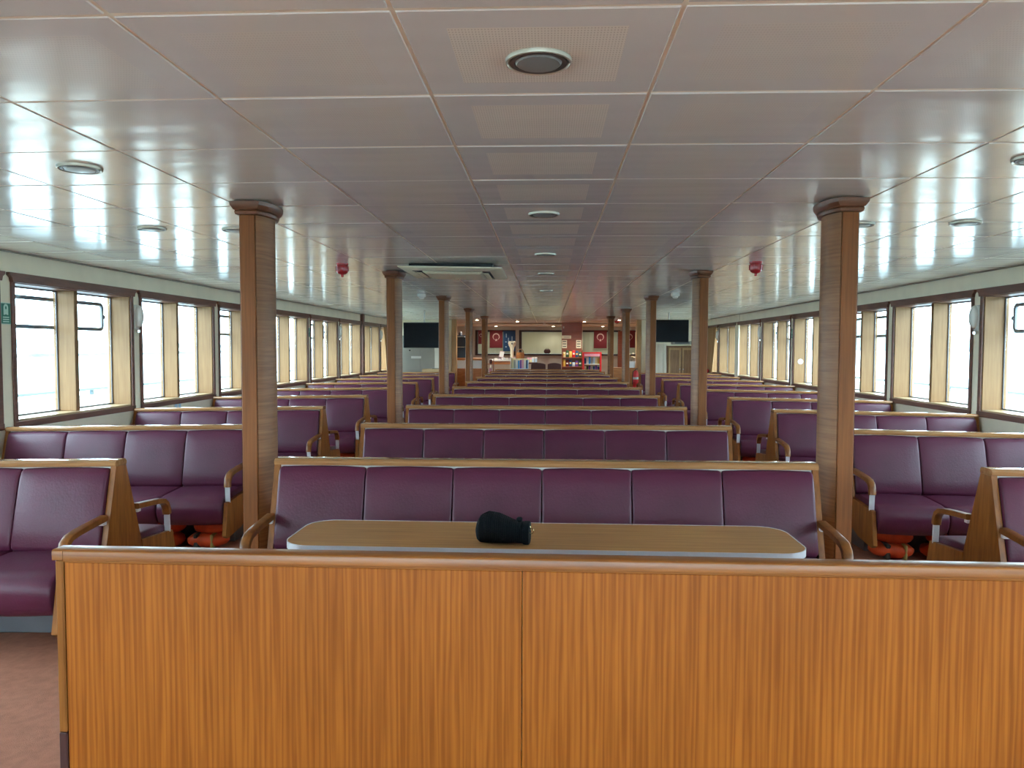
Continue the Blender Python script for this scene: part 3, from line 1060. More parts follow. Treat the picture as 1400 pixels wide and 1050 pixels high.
for s, side in ((-1, 'left'), (1, 'right')):
    for g, nm in ((0, 'the nearest one'), (4, 'the middle one'), (6, 'the farthest one')):
        bulkhead_lamp(s, 8.546 + PW * g, 'oval white wall lamp on a pier between the %s windows, %s' % (side, nm))


def lifejacket_sign(s, y, label, k=1.0):
    t = thing('safety_sign', label, 'sign', (s * XW, y, 1.88), (0, 0, 0 if s < 0 else math.pi), 'green lifejacket signs')
    w, h = .066 * k, .098 * k
    MB().box(.0005, .004, -w, w, -h, h, c=.001).build('plate', M['mint'], t)
    MB().box(.0045, .0055, -w * .88, w * .88, -h * .93, h * .93).build('green_field', M['green'], t, smooth=0)
    out = [(-.030, -.012), (-.012, -.012), (-.003, -.006), (.003, -.006), (.012, -.012), (.030, -.012), (.030, .055)] + [(.030 * math.cos(a), .055 + .032 * math.sin(a)) for a in [math.pi * i / 8 for i in range(1, 8)]] + [(-.030, .055)]
    MB().prism([(y_ * k, z_ * k) for y_, z_ in out], 'x', .006, .0065).build('lifejacket_pictogram', M['mint'], t, smooth=0)
    MB().prism([(.010 * k * math.cos(a), .052 * k + .015 * k * math.sin(a)) for a in [2 * math.pi * i / 12 for i in range(12)]], 'x', .0068, .0072).build('neck_opening', M['green'], t, smooth=0)
    for z in (-.034, -.054, -.074):
        MB().box(.006, .0065, -.04 * k, .04 * k, (z - .005) * k, (z + .005) * k).build('text_line', M['mint'], t, smooth=0)


lifejacket_sign(-1, 6.445, 'green and white lifejacket sign between the nearest left windows', .95)
lifejacket_sign(-1, 14.867, 'small green sign on a distant pier between the left windows', .9)
lifejacket_sign(1, 14.867, 'small green sign on a distant pier between the right windows', .9)

t = thing('wall_socket', 'small pale socket plate on the left wall under the second window', 'socket', (-XW, 9.48, .85))
MB().box(.0005, .012, -.09, .09, -.045, .045, c=.004).build('plate', M['white_plastic'], t)
for y in (-.045, .045):
    MB().tube([(.0125, y, 0), (.016, y, 0)], .028, seg=16).build('outlet', M['pale_blue'], t)
t = thing('switch_plate', 'narrow metal switch plate on the outer side of the nearest right column', 'switch', (1.735 + .066, 4.615, .66))
MB().box(.0005, .010, -.04, .04, -.06, .06, c=.003).build('plate', M['white_plastic'], t)
MB().box(.0105, .016, -.02, .02, -.035, .035, c=.003).build('rocker', M['gasket'], t)
b = MB().prism([(4.78 + .05 * math.cos(a), 1.35 + .05 * math.sin(a)) for a in [2 * math.pi * i / 20 for i in range(20)]], 'y', 14.731, 14.7342)
tag(b.build('round_sticker', M['sticker'], smooth=0), 'pale blue round sticker on a right window lining', 'sticker')


# ------------------------------------------------------------------ life jackets stowed under the seats
def pillow(w, d, h, seed):
    rnd = random.Random(seed)
    ph = [rnd.uniform(0, 6.28) for _ in range(4)]
    rings = []
    N = 20
    for i in range(11):
        v = -1 + 2 * i / 10
        s_ = max(.06, (1 - abs(v) ** 3.2)) ** .5
        ring = []
        for k in range(N):
            a = 2 * math.pi * k / N
            ca, sa = math.cos(a), math.sin(a)
            wob = 1 + .07 * math.sin(3 * a + ph[0]) + .05 * math.sin(5 * v + 2 * a + ph[1])
            y_ = d / 2 * s_ * wob * math.copysign(abs(ca) ** .7, ca)
            z_ = h / 2 + h / 2 * s_ * wob * math.copysign(abs(sa) ** .7, sa)
            ring.append((w / 2 * v, y_, max(0, z_)))
        rings.append(ring)
    return MB().loft(rings)


jk = {k: pillow(.33, .21, .12, k).mesh('foam_lobe', M['orange'], smooth=60) for k in range(3)}
jstrap = MB().box(-.02, .02, -.108, .108, -.002, .118, c=.01).mesh('strap', M['strap'])
jy = MB().box(-.012, .012, -.111, .111, -.001, .119, c=.008).mesh('strap', M['yellow_strap'])
for s, side in ((-1, 'left'), (1, 'right')):
    for i in (1, 2, 3):
        for j in range(4):
            u = s * (-.84 + .38 * j) + random.uniform(-.012, .012)
            x = s * XS + u
            yy = ROW0 - .04 + PITCH_ROW * i - .40
            t = thing('life_jacket', 'orange life jacket stowed under the %s bench of the %s side, %s from the aisle' % (ORD[i], side, ORD[j]), 'life jacket',
                      (x, yy, zf(x) + .006), (0, s * math.atan(SLOPE), random.uniform(-.08, .08)), group='life jackets under the benches')
            inst('foam_lobe', jk[j % 3], t)
            inst('foam_lobe', jk[(j + 1) % 3], t, T(.02, .02, .112) @ Matrix.Rotation(random.uniform(-.2, .2), 4, 'Z') @ Matrix.Diagonal((.85, .85, .8, 1)))
            inst('strap', jstrap, t, T(-.06, 0, .002))
            inst('strap', jy, t, T(.07, 0, .002))


# ------------------------------------------------------------------ the far end: bulkhead fittings
t = thing('grey_locker', 'tall pale grey locker below the left television', 'locker', (-3.78, 22.75, zf(3.78)))
MB().box(-.55, .55, 0, .40, .004, 1.98, c=.01).build('body', M['grey'], t)
MB().box(-.545, -.005, -.012, -.0005, .06, 1.95, c=.004).build('door', M['grey'], t)
d2 = MB().box(.005, .545, -.012, -.0005, .06, 1.95, c=.004).build('door', M['grey'], t)
MB().box(-.28, .02, -.015, -.0125, 1.30, 1.37).build('paper_label', M['white_plastic'], t, smooth=0)
MB().box(-.34, -.30, -.03, -.0125, 1.52, 1.56, c=.004).build('lock', M['black'], t)

b = MB()
rings = []
for k in range(9):
    u = k / 8
    z = -.01 + 1.60 * u
    xo = -.03 * u + .012 * math.sin(9 * u)
    yo = .05 * u + .015 * math.sin(14 * u)
    rings.append([(xo - .15 - .03 * u, yo - .012, z), (xo, yo - .03 + .01 * math.sin(7 * u), z), (xo + .17, yo - .012, z), (xo + .17, yo + .01, z), (xo, yo + .012, z), (xo - .15 - .03 * u, yo + .01, z)])
b.loft(rings)
tag(b.build('paper_sheet', M['paper'], loc=(-3.13, 22.5, 0)), 'creased white sheet leaning beside the grey locker', 'paper')
t = thing('carton', 'flat brown cardboard carton on a ledge under the left television', 'box', (-3.28, 21.95, zf(3.2) + .036))
MB().box(-.30, .32, -.12, .2, .86, .97, c=.004).build('carton_body', M['cardboard'], t)
MB().box(-.02, .18, -.10, .16, .9705, .985, c=.004).build('dark_tray', M['black'], t)
t = thing('ledge_table', 'low wooden ledge table behind the last left bench', 'table', (-3.45, 21.95, zf(3.2)))
MB().box(-.7, .62, -.22, .26, .85, .893, c=.006).build('top', M['cupboard_wood'], t)
for x in (-.62, .54):
    for y in (-.18, .2):
        MB().box(x, x + .05, y, y + .05, .004, .849, c=.004).build('leg', M['cupboard_wood'], t)

# right: cupboard with doors, white wrapped boards
t = thing('cupboard', 'wooden two-door cupboard below the right television', 'cupboard', (3.87, 22.45, zf(3.87)))
MB().box(-.40, .40, 0, .45, .004, 1.70, c=.006).build('body', M['cupboard_wood'], t)
MB().box(-.43, .43, -.04, .47, 1.7005, 1.735, c=.006).build('top', M['cream_plastic'], t)
for sx in (-1, 1):
    dr = MB().box(min(.005 * sx, .38 * sx), max(.005 * sx, .38 * sx), -.02, -.0005, .08, 1.66, c=.004).build('door', M['cupboard_wood'], t)
    xm = .1925 * sx
    for (a, c, d, e) in ((-.17, -.13, .1, 1.64), (.13, .17, .1, 1.64), (-.129, .129, .1, .16), (-.129, .129, 1.58, 1.64)):
        MB().box(xm + a, xm + c, -.03, -.0205, d, e, c=.002).build('door_rail', M['tan_wood'], dr)
    MB().lathe([(.004, 0), (.012, .004), (.02, .02), (.014, .03), (.003, .034)], 12).build('knob', M['chrome'], dr, loc=(.05 * sx, -.0305, 1.02), rot=(R(90), 0, 0))
t = thing('receiver_box', 'flat grey box on top of the cupboard', 'box', (3.90, 22.55, 1.738 + zf(3.87)))
MB().box(-.28, .30, 0, .26, .002, .10, c=.008).build('casing', M['grey'], t)
MB().box(-.2, .22, -.004, -.0005, .03, .07).build('front_strip', M['gasket'], t, smooth=0)

t = thing('wrapped_boards', 'white plastic wrapped boards standing left of the cupboard', 'boards', (3.28, 22.35, zf(3.28)))
for k, (x0, x1, y0, h) in enumerate(((-.10, .06, .06, 1.74), (.062, .15, .04, 1.76), (-.26, -.102, 0, 1.2))):
    rings = []
    for q in range(9):
        z = .004 + (h - .004) * q / 8
        e = .008 * math.sin(5 * q + k)
        rings.append([(x0 + e, y0 + e, z), ((x0 + x1) / 2, y0 - .012 + e, z), (x1 + e, y0 + e * .5, z), (x1, y0 + .05, z), (x0, y0 + .05, z)])
    MB().loft(rings).build('wrapped_board', M['paper'], t)


# curtains at the last windows
def curtain(name, s, y0, y1, z0, z1, mt, label, lean):
    rings = []
    N = 24
    for q in range(13):
        v = q / 12
        z = z1 + (z0 - z1) * v
        ring_f, ring_b = [], []
        for k in range(N + 1):
            u = k / N
            yy = y0 + (y1 - y0) * (u * (1 - .35 * math.sin(v * math.pi * .5)) + lean * v)
            dx = .03 * math.sin(u * 6.28 * 4.5)
            ring_f.append((-s * (.07 + dx), yy, z))
            ring_b.append((-s * (.058 + dx), yy, z))
        rings.append(ring_f + ring_b[::-1])
    o = MB().loft(rings).build(name, mt, loc=(s * XW, 0, 0), smooth=60)
    tag(o, label, 'curtain', 'curtains at the last windows')


curtain('curtain', 1, 21.25, 22.25, .92, 2.17, M['curtain'], 'tan curtain drawn aside at the last right window', .45)
curtain('curtain', -1, 21.45, 22.5, .92, 2.17, M['curtain'], 'tan curtain drawn aside at the last left window', .35)
curtain('curtain', 1, 22.95, 23.2, .5, 2.2, M['dark_curtain'], 'dark red curtain in the far right corner', .1)
t = thing('red_bag', 'red cloth bag by the last right window', 'bag', (4.40, 21.9, .875))
tag(t, 'red cloth bag by the last right window', 'bag')
pillow(.30, .22, .16, 5).build('bag_body', M['bright_red'], t)
MB().tube([(-.08, 0, .14), (-.05, 0, .21), (.05, 0, .21), (.08, 0, .14)], .008, seg=8).build('bag_handle', M['bright_red'], t)
t = thing('corner_shelf', 'dark corner shelf under the last right window', 'shelf', (4.40, 21.9, zf(4.40)))
MB().box(-.24, .2, -.35, .4, .87, .91, c=.006).build('top', M['frame_wood'], t)
MB().box(-.2, .18, -.3, .35, .004, .869, c=.006).build('body', M['cupboard_wood'], t)


# ------------------------------------------------------------------ far wall windows with blinds, flags
def far_window(i, x0, x1, mt):
    e = bpy.data.objects.new('window_%d' % (50 + i), None)
    col.objects.link(e)
    e['kind'] = 'structure'
    e.location = (0, Y1, 0)
    z0, z1 = 1.34, 2.21
    f = .075
    MB().box(x0 - f, x0 + .02, -.03, .08, z0, z1, c=.005).build('frame_side', M['far_frame'], e)
    MB().box(x1 - .02, x1 + f, -.03, .08, z0, z1, c=.005).build('frame_side', M['far_frame'], e)
    MB().box(x0 - f, x1 + f, -.03, .08, z1 - .045, z1 + .02, c=.005).build('frame_head', M['far_frame'], e)
    MB().box(x0 - f, x1 + f, -.06, .08, z0 - .03, z0 + .03, c=.005).build('frame_sill', M['far_frame'], e)
    rings = []
    N = 30
    for z in (z0 + .031, z1 - .046):
        fr = [(x0 + .021 + (x1 - x0 - .042) * k / N, .02 + .004 * math.sin(k * 1.7), z) for k in range(N + 1)]
        rings.append(fr + [(x, y + .006, z) for x, y, z in reversed(fr)])
    MB().loft(rings).build('blind', mt, e, smooth=40)
    MB().box(x0 + .02, x1 - .02, .10, .11, z0 + .03, z1 - .045).build('pane', M['glass'], e, smooth=0)


far_window(0, -2.57, -1.25, M['blind_grey'])
far_window(1, -0.97, 0.90, M['blind'])
far_window(2, 1.20, 2.55, M['blind_grey'])
far_window(3, 2.77, 3.25, M['blind_grey'])
struct(MB().box(2.53, 2.79, 27.93, 27.99, .004, 2.2, c=.006).build('door_1', M['pillar_wood']))


def flag(x, y, z, w, h, label):
    t = thing('flag', label, 'flag', (x, y, z), group='red hanging flags')
    MB().box(-w / 2, w / 2, 0, .008, -h, 0, c=.002).build('cloth', M['red'], t)
    r = w * .27
    out = arc(0, 0, r, -62, 242, 20)
    inn = arc(0, -r * .12, r * .80, 242, -62, 20)
    k = h * .36
    MB().prism([(a, c - k) for a, c in out + inn], 'y', -.003, -.0005).build('crescent', M['pale_pink'], t, smooth=0)
    st = []
    for i in range(10):
        a = R(90 + 36 * i)
        rr = w * .115 if i % 2 == 0 else w * .045
        st.append((rr * math.cos(a), rr * math.sin(a) - k - r * .95))
    MB().prism(st, 'y', -.003, -.0005).build('star', M['pale_pink'], t, smooth=0)


flag(-1.88, 27.9605, 2.22, .47, .64, 'red hanging flag with crescent and star beside the blue flag')
flag(1.90, 27.9605, 2.22, .47, .64, 'red hanging flag with crescent and star above the red display stand')
flag(2.95, 27.9605, 2.22, .40, .62, 'red hanging flag with crescent and star farthest to the right')
flag(-2.44, 27.9605, 2.22, .20, .50, 'small red hanging flag behind the fourth left column')
t = thing('blue_flag', 'dark blue hanging flag with pale marks behind the kiosk', 'flag', (-1.40, 27.9605, 2.20))
MB().box(-.22, .22, 0, .008, -.74, 0, c=.002).build('cloth', M['blue'], t)
for dx, dz, w_, h_ in ((-.11, -.17, .012, .14), (-.03, -.36, .012, .22), (.10, -.28, .012, .16), (-.12, -.40, .03, .03), (-.12, -.58, .025, .04), (.02, -.52, .02, .08), (.12, -.55, .02, .10)):
    MB().box(dx - w_, dx + w_, -.003, -.0005, dz - h_ / 2, dz + h_ / 2).build('pale_mark', M['pale_blue'], t, smooth=0)

# lit far-end lamps; those off the soffit are added to brighten it
lm = dl_meshes(0.075, lit=True)
for k, (x, y) in enumerate(((-1.85, 27.48), (1.95, 27.48), (0.2, 27.48), (-1.0, 25.4), (1.2, 25.4), (-2.2, 23.9), (2.2, 23.9))):
    zz = 2.3595 if y > 27.2 else zc(x) - .005
    t = thing('lit_downlight', 'small lit round lamp over the far end, %s of the lit lamps' % ORD[k], 'ceiling light', (x, y, zz), group='lit lamps at the far end')
    for nm, mm in zip(('trim_ring', 'inner_ring', 'lens'), lm):
        inst(nm, mm, t)
    li = bpy.data.lights.new('lamp_glow', 'SPOT')
    li.energy = 14 if y > 27 else 90
    li.color = (1, .93, .80)
    li.spot_size = R(150)
    li.spot_blend = .8
    li.shadow_soft_size = .06
    lo = bpy.data.objects.new('lamp_glow', li)
    col.objects.link(lo)
    lo.parent = t
    lo.location = (0, 0, -.03)

# security cameras, far red bell
t = thing('dome_camera', 'small white ceiling camera in front of the far wall', 'camera', (-.12, 26.6, zc(.1) - .004))
MB().lathe([(.06, 0), (.06, -.03), (.05, -.035)], 16).build('mount', M['white_plastic'], t)
MB().tube([(-.07, -.02, -.06), (.07, -.02, -.06)], .025, seg=10).build('lens_bar', M['white_plastic'], t)
MB().tube([(0, 0, -.0355), (0, -.01, -.10)], .015, seg=8).build('stem', M['white_plastic'], t)
t = thing('alarm_bell', 'small red alarm bell near the fifth right column', 'alarm', (2.10, 23.5, zc(2.1) - .004))
MB().lathe([(.03, 0), (.03, -.03), (.07, -.035), (.075, -.07), (.05, -.10), (.01, -.11)], 18).build('bell', M['red_plastic'], t)
MB().lathe([(.012, -.1105), (.01, -.13), (.002, -.132)], 10).build('striker', M['lamp_dark'], t)

# ------------------------------------------------------------------ pillar with signs and the snack rack
t = thing('wood_pillar', 'broad red-brown wooden pillar in front of the far wall', 'pillar', (0.83, 26.5, 0))
MB().box(-.345, .345, 0, .32, .004, 2.455, c=.006).build('core', M['pillar_wood'], t)
for k in range(9):
    z = .10 + k * .255
    MB().box(-.348, .348, -.012, -.0005, z, z + .25, c=.004).build('board', M['pillar_wood'], t)
MB().box(.3465, .36, -.014, .3, .02, 2.44, c=.003).build('edge_strip', M['cream_plastic'], t)
MB().box(-.3, -.27, -.06, -.0125, 2.26, 2.33, c=.004).build('cable_clip', M['white_plastic'], t)
t = thing('notice_sign', 'long white notice at the top of the wooden pillar', 'sign', (.64, 26.485, 1.96))
MB().box(-.165, .165, -.006, 0, -.055, .055, c=.002).build('plate', M['cream_plastic'], t)
MB().box(-.08, .11, -.0075, -.0065, -.012, .006).build('text_line', M['lamp_ring'], t, smooth=0)
for x, lab in ((.575, 'white notice with three dark bars, on the left edge of the pillar'), (1.06, 'white notice with three dark bars, on the right edge of the pillar')):
    t = thing('notice_sheet', lab, 'notice', (x, 26.485, 1.72), group='barred notices on the pillar')
    MB().box(-.085, .085, -.004, 0, -.14, .14, c=.001).build('sheet', M['cream_plastic'], t)
    for z in (.09, .005, -.08):
        MB().box(-.06, .06, -.0055, -.0045, z - .016, z + .016).build('dark_bar', M['lamp_dark'], t, smooth=0)

t = thing('snack_rack', 'dark wooden shelf rack against the pillar', 'rack', (.83, 26.1, 0))
for x in (-.35, .33):
    MB().box(x, x + .02, 0, .3, .004, 1.52, c=.003).build('upright', M['pillar_wood'], t)
for z in (.55, .94, 1.25):
    MB().box(-.329, .329, 0, .3, z, z + .02, c=.003).build('shelf', M['pillar_wood'], t)
MB().box(-.329, .329, .28, .299, .571, 1.52).build('rear_panel', M['pillar_wood'], t, smooth=0)
packs = [('pale_yellow', -.27, 1.27, .18), ('dark_green', -.162, 1.27, .24), ('yellow', -.054, 1.27, .20), ('bright_red', .054, 1.27, .24), ('blue', .162, 1.27, .22), ('dark_green', .27, 1.27, .18),
         ('yellow', -.27, .96, .24), ('red', -.162, .96, .20), ('blue', -.054, .96, .22), ('pale_blue', .054, .96, .14), ('purple', .162, .96, .20), ('dark_green', .27, .96, .2)]
PN = {'pale_yellow': 'pale yellow', 'dark_green': 'dark green', 'yellow': 'yellow', 'bright_red': 'bright red', 'blue': 'dark blue', 'red': 'dull red', 'pale_blue': 'pale blue', 'purple': 'purple'}
for k, (c_, x, z, h) in enumerate(packs):
    shelf = 'upper' if z > 1.1 else 'lower'
    kk = [p for p in packs if p[2] == z].index((c_, x, z, h))
    t = thing('snack_pack', '%s snack pack on the %s shelf of the rack, %s in its row' % (PN[c_], shelf, ORD[kk]), 'snack pack', (.83 + x, 26.2, z + .001), group='snack packs on the rack')
    rings = []
    for zz, e in ((0, .35), (.01, .5), (h * .3, 1.0), (h * .7, 1.0), (h - .012, .45), (h, .3)):
        rings.append([(.048 * math.cos(a), .03 * e * math.sin(a), zz) for a in [2 * math.pi * q / 10 for q in range(10)]])
    MB().loft(rings).build('packet', M[c_], t, smooth=50)
    MB().box(-.03, .03, -.034, -.0305, h * .4, h * .62, c=.001).build('print_band', M['white_plastic'] if k % 2 else M['yellow'], t)

# red display stand
t = thing('display_stand', 'bright red display stand with two tiers of booklets', 'stand', (1.41, 24.5, 0))
MB().box(-.30, -.25, -.02, .25, .004, 1.46, c=.006).build('side', M['bright_red'], t)
MB().box(.25, .30, -.02, .25, .004, 1.46, c=.006).build('side', M['bright_red'], t)
MB().box(-.249, .249, .0, .24, 1.41, 1.455, c=.004).build('top', M['bright_red'], t)
MB().box(-.249, .249, -.015, .005, 1.32, 1.405, c=.003).build('header', M['pink'], t)
MB().box(-.249, .249, .22, .24, .3, 1.409).build('rear_panel', M['pale_yellow'], t, smooth=0)
for z in (.78, 1.06):
    MB().box(-.249, .249, -.015, .215, z, z + .02, c=.003).build('shelf', M['white_plastic'], t)
MB().box(-.249, .249, -.01, .21, .004, .775, c=.004).build('lower_front', M['bright_red'], t)
cols2 = ['blue', 'white_plastic', 'bright_blue', 'grey', 'pale_blue', 'pale_yellow', 'yellow']
cols3 = ['pale_yellow', 'dark_green', 'purple', 'lamp_ring', 'blue', 'purple', 'blue']
NM = {'blue': 'dark blue', 'white_plastic': 'white', 'bright_blue': 'bright blue', 'grey': 'grey', 'pale_blue': 'pale blue', 'pale_yellow': 'pale yellow', 'yellow': 'yellow', 'dark_green': 'dark green', 'purple': 'purple', 'lamp_ring': 'brown', 'pink': 'pink', 'bright_red': 'red'}
for z, cl, tn in ((1.081, cols2, 'upper'), (.801, cols3, 'lower')):
    for k, c_ in enumerate(cols2 if tn == 'upper' else cols3):
        t = thing('booklet', '%s booklet on the %s tier of the red stand, %s in its row' % (NM[c_], tn, ORD[k]), 'booklet', (1.41 - .21 + .07 * k, 24.62, z), group='booklets on the red stand')
        hh = .19 + .02 * (k % 3)
        MB().box(-.031, .031, -.012, .0, 0, hh, c=.002).build('cover', M[c_], t)
        MB().box(-.029, .029, .0005, .010, .004, hh - .004).build('pages', M['white_plastic'], t, smooth=0)

# ------------------------------------------------------------------ kiosk at the left
t = thing('bar_counter', 'white and orange-wood bar counter at the far left', 'counter', (-2.40, 23.6, 0))
MB().box(-.48, .44, -.02, .5, 1.20, 1.27, c=.008).build('top', M['orange_wood'], t)
MB().box(-.46, .42, 0, .46, .95, 1.199, c=.004).build('white_band', M['white_plastic'], t)
MB().box(-.46, .42, .0, .46, .004, .949, c=.004).build('wood_front', M['orange_wood'], t)
t = thing('counter_fridge', 'blue-black cabinet fridge standing on the bar counter', 'fridge', (-2.68, 23.75, 1.272))
MB().box(-.20, .20, 0, .33, .002, .70, c=.01).build('body', M['fridge'], t)
for z0, z1 in ((.02, .36), (.375, .68)):
    d_ = MB().box(-.19, .19, -.018, -.0005, z0, z1, c=.004).build('door', M['fridge'], t)
    MB().box(-.12, .12, -.032, -.0185, z1 - .03, z1 - .018, c=.002).build('handle', M['chrome'], d_)
t = thing('jar', 'dark jar with pale lid on top of the cabinet fridge', 'jar', (-2.72, 23.9, 1.973))
MB().lathe([(.05, .001), (.055, .02), (.055, .08), (.04, .095)], 14).build('glass_body', M['gasket'], t)
MB().lathe([(.042, .0955), (.042, .115), (.02, .118)], 14).build('lid', M['white_plastic'], t)
t = thing('glass_shelf', 'open shelf unit with jars right of the bar counter', 'shelf', (-1.82, 23.7, 0))
for z in (.5, .80, 1.07):
    MB().box(-.13, .13, 0, .3, z, z + .02, c=.003).build('shelf_board', M['pillar_wood'], t)
for x in (-.15, .13):
    MB().box(x, x + .02, 0, .3, .004, 1.2, c=.003).build('upright', M['pillar_wood'], t)
for k, (x, z, c_) in enumerate(((-.07, .821, 'brown_dark'), (.05, .821, 'pink'), (-.05, .521, 'red'), (.06, 1.091, 'brown_dark'))):
    t = thing('shelf_jar', '%s jar on the open shelf unit, %s' % (('dark', 'pink', 'red', 'brown')[k], ('middle shelf beside the pink jar', 'middle shelf', 'bottom shelf', 'top shelf')[k]), 'jar', (-1.82 + x, 23.82, z), group='jars on the open shelf')
    MB().lathe([(.04, 0), (.046, .02), (.046, .10), (.03, .13)], 14).build('jar_body', M[c_], t)
    MB().lathe([(.032, .1305), (.032, .15), (.01, .152)], 14).build('lid', M['white_plastic'], t)

t = thing('kiosk_table', 'kiosk table with a white cloth edge, piled with magazines', 'table', (-1.42, 24.4, 0))
MB().box(-.43, .42, -.02, .55, 1.16, 1.20, c=.006).build('top', M['white_plastic'], t)
MB().box(-.42, .41, 0, .54, 1.06, 1.159, c=.004).build('apron', M['orange_wood'], t)
for x in (-.41, .36):
    for y in (.01, .47):
        MB().box(x, x + .05, y, y + .05, .004, 1.059, c=.004).build('leg', M['white_plastic'], t)
MB().box(-.36, .30, .1, .5, .62, .65, c=.004).build('lower_shelf', M['grey'], t)
mags = [(-.35, 'grey', .03), (-.235, 'white_plastic', .05), (-.12, 'purple', .04), (-.005, 'pale_blue', .07), (.11, 'white_plastic', .06), (.225, 'purple', .05), (.34, 'pink', .08)]
for k, (x, c_, h) in enumerate(mags):
    t = thing('magazine', '%s magazine lying on the kiosk table, %s from its left end' % (NM[c_], ORD[k]), 'magazine', (-1.42 + x, 24.5 + .02 * (k % 3), 1.202), (0, 0, random.uniform(-.05, .05)), group='magazines on the kiosk table')
    MB().box(-.048, .048, 0, .22, 0, h, c=.003).build('cover', M[c_], t)
    MB().box(-.046, .046, -.002, -.0005, .006, h - .006).build('pages', M['white_plastic'], t, smooth=0)
t = thing('pink_folder', 'pale pink folder standing tilted among the magazines', 'folder', (-1.50, 24.75, 1.285), (R(-12), R(12), 0))
MB().box(-.07, .07, 0, .02, 0, .19, c=.003).build('cover', M['pink'], t)
MB().box(-.065, .065, -.004, -.0005, .01, .18).build('page', M['white_plastic'], t, smooth=0)

# ice-cream cone shaped figure
t = thing('cone_figure', 'white cone shaped figure with a scalloped top on the kiosk', 'figure', (-1.15, 24.85, 1.202))
MB().lathe([(.09, .001), (.09, .02), (.05, .05), (.055, .30), (.075, .40)], 16).build('stem', M['cream_plastic'], t)
MB().lathe([(.076, .4005), (.11, .46), (.125, .52), (.12, .57), (.09, .60), (.06, .585), (.03, .57)], 20).build('scoop', M['cream_plastic'], t)
for a in (40, 140, 270):
    MB().lathe([(.001, -.03), (.022, -.015), (.026, 0), (.022, .015), (.001, .03)], 10).build('dark_dot', M['lamp_dark'], t, loc=(.115 * math.cos(R(a)), .115 * math.sin(R(a)), .52))
t = thing('wicker_basket', 'round brown wicker basket on the kiosk', 'basket', (-0.88, 24.75, 1.202))
MB().lathe([(.09, .001), (.12, .05), (.135, .13), (.125, .21), (.11, .24), (.10, .235), (.09, .05)], 18).build('basket_body', M['wicker'], t)
MB().tube([(.11 * math.cos(R(a)), 0, .23 + .11 * math.sin(R(a))) for a in range(0, 181, 20)], .01, seg=8).build('basket_handle', M['wicker'], t)

# blue book rack
t = thing('book_rack', 'bright blue and white book rack in front of the kiosk', 'rack', (-.86, 24.0, 0))
MB().box(-.28, .24, 0, .3, .004, .93, c=.006).build('body', M['bright_blue'], t)
MB().box(-.28, .24, -.06, -.0005, .90, .945, c=.006).build('lip', M['pale_blue'], t)
MB().box(-.30, -.281, -.02, .3, .004, 1.30, c=.004).build('side', M['white_plastic'], t)
MB().box(.241, .26, -.02, .3, .004, 1.22, c=.004).build('side', M['pale_blue'], t)
MB().box(-.28, .24, .26, .28, .931, 1.25).build('rear_panel', M['pale_yellow'], t, smooth=0)
for k, c_ in enumerate(['pale_yellow', 'grey', 'white_plastic', 'bright_blue', 'purple', 'pink', 'white_plastic', 'blue']):
    t = thing('book', '%s book standing in the blue rack, %s in the row' % (NM[c_], ORD[k]), 'book', (-.86 - .235 + .064 * k, 24.08, .933), group='books in the blue rack')
    MB().box(-.027, .027, 0, .006, 0, .26 + .015 * (k % 3), c=.001).build('cover', M[c_], t)
    MB().box(-.025, .025, .0065, .03, .003, .25, c=0).build('pages', M['white_plastic'], t, smooth=0)

# side table with boxes
t = thing('side_table', 'dark small table stacked with pale boxes right of the book rack', 'table', (-.52, 25.75, 0))
MB().box(-.22, .18, 0, .4, 1.05, 1.10, c=.006).build('top', M['brown_dark'], t)
for x in (-.2, .12):
    for y in (.02, .34):
        MB().box(x, x + .04, y, y + .04, .004, 1.049, c=.004).build('leg', M['brown_dark'], t)
for k, (x, z, w, h, c_) in enumerate(((-.10, 1.101, .10, .09, 'pale_yellow'), (.08, 1.101, .085, .12, 'pale_blue'), (-.09, 1.192, .08, .06, 'pink'), (.08, 1.222, .085, .05, 'white_plastic'))):
    t = thing('small_box', '%s small box on the dark side table' % NM[c_], 'box', (-.52 + x, 25.85, z), group='boxes on the side table')
    MB().box(-w, w, 0, .2, .001, h, c=.004).build('carton_body', M[c_], t)
    MB().box(-.012, .012, -.002, -.0003, .004, h - .004).build('tape', M['grey'], t, smooth=0)


# brown armchairs beyond the last bench row
def armchair(x, w, label):
    t = thing('armchair', label, 'armchair', (x, 25.0, 0), group='brown armchairs at the far end')
    prof = arc(0, .62, w * 1.2, 180 - 68, 68, 10)
    zc_ = max(p[1] for p in prof)
    poly = [(-w / 2, .3)] + [(max(-w / 2, min(w / 2, p[0])), p[1] - zc_ + 1.10) for p in prof] + [(w / 2, .3)]
    MB().prism(poly, 'y', 0, .09).build('backrest', M['brown_dark'], t, smooth=30)
    MB().box(-w / 2 + .06, w / 2 - .06, .0905, .55, .25, .45, c=.04).build('seat', M['brown_dark'], t)
    for sx in (-1, 1):
        xx = sx * (w / 2 - .03)
        MB().box(xx - .028, xx + .028, .0905, .55, .12, .64, c=.02).build('arm', M['brown_dark'], t)
        for y in (.1, .5):
            MB().box(xx - .02, xx + .02, y, y + .04, .004, .119).build('leg', M['lamp_dark'], t, smooth=0)


armchair(-.30, .52, 'round-backed brown armchair beyond the last bench row, beside the book rack')
armchair(.22, .48, 'round-backed brown armchair beyond the last bench row, beside the pillar')

# bag on the far sill
t = thing('dark_bag', 'dark rounded bag on the sill of the cream blind window', 'bag', (-.02, 27.90, 1.372))
pillow(.24, .10, .17, 9).build('bag_body', M['brown_dark'], t)
MB().tube([(-.06, 0, .15), (-.03, 0, .20), (.03, 0, .20), (.06, 0, .15)], .007, seg=8).build('bag_handle', M['brown_dark'], t)

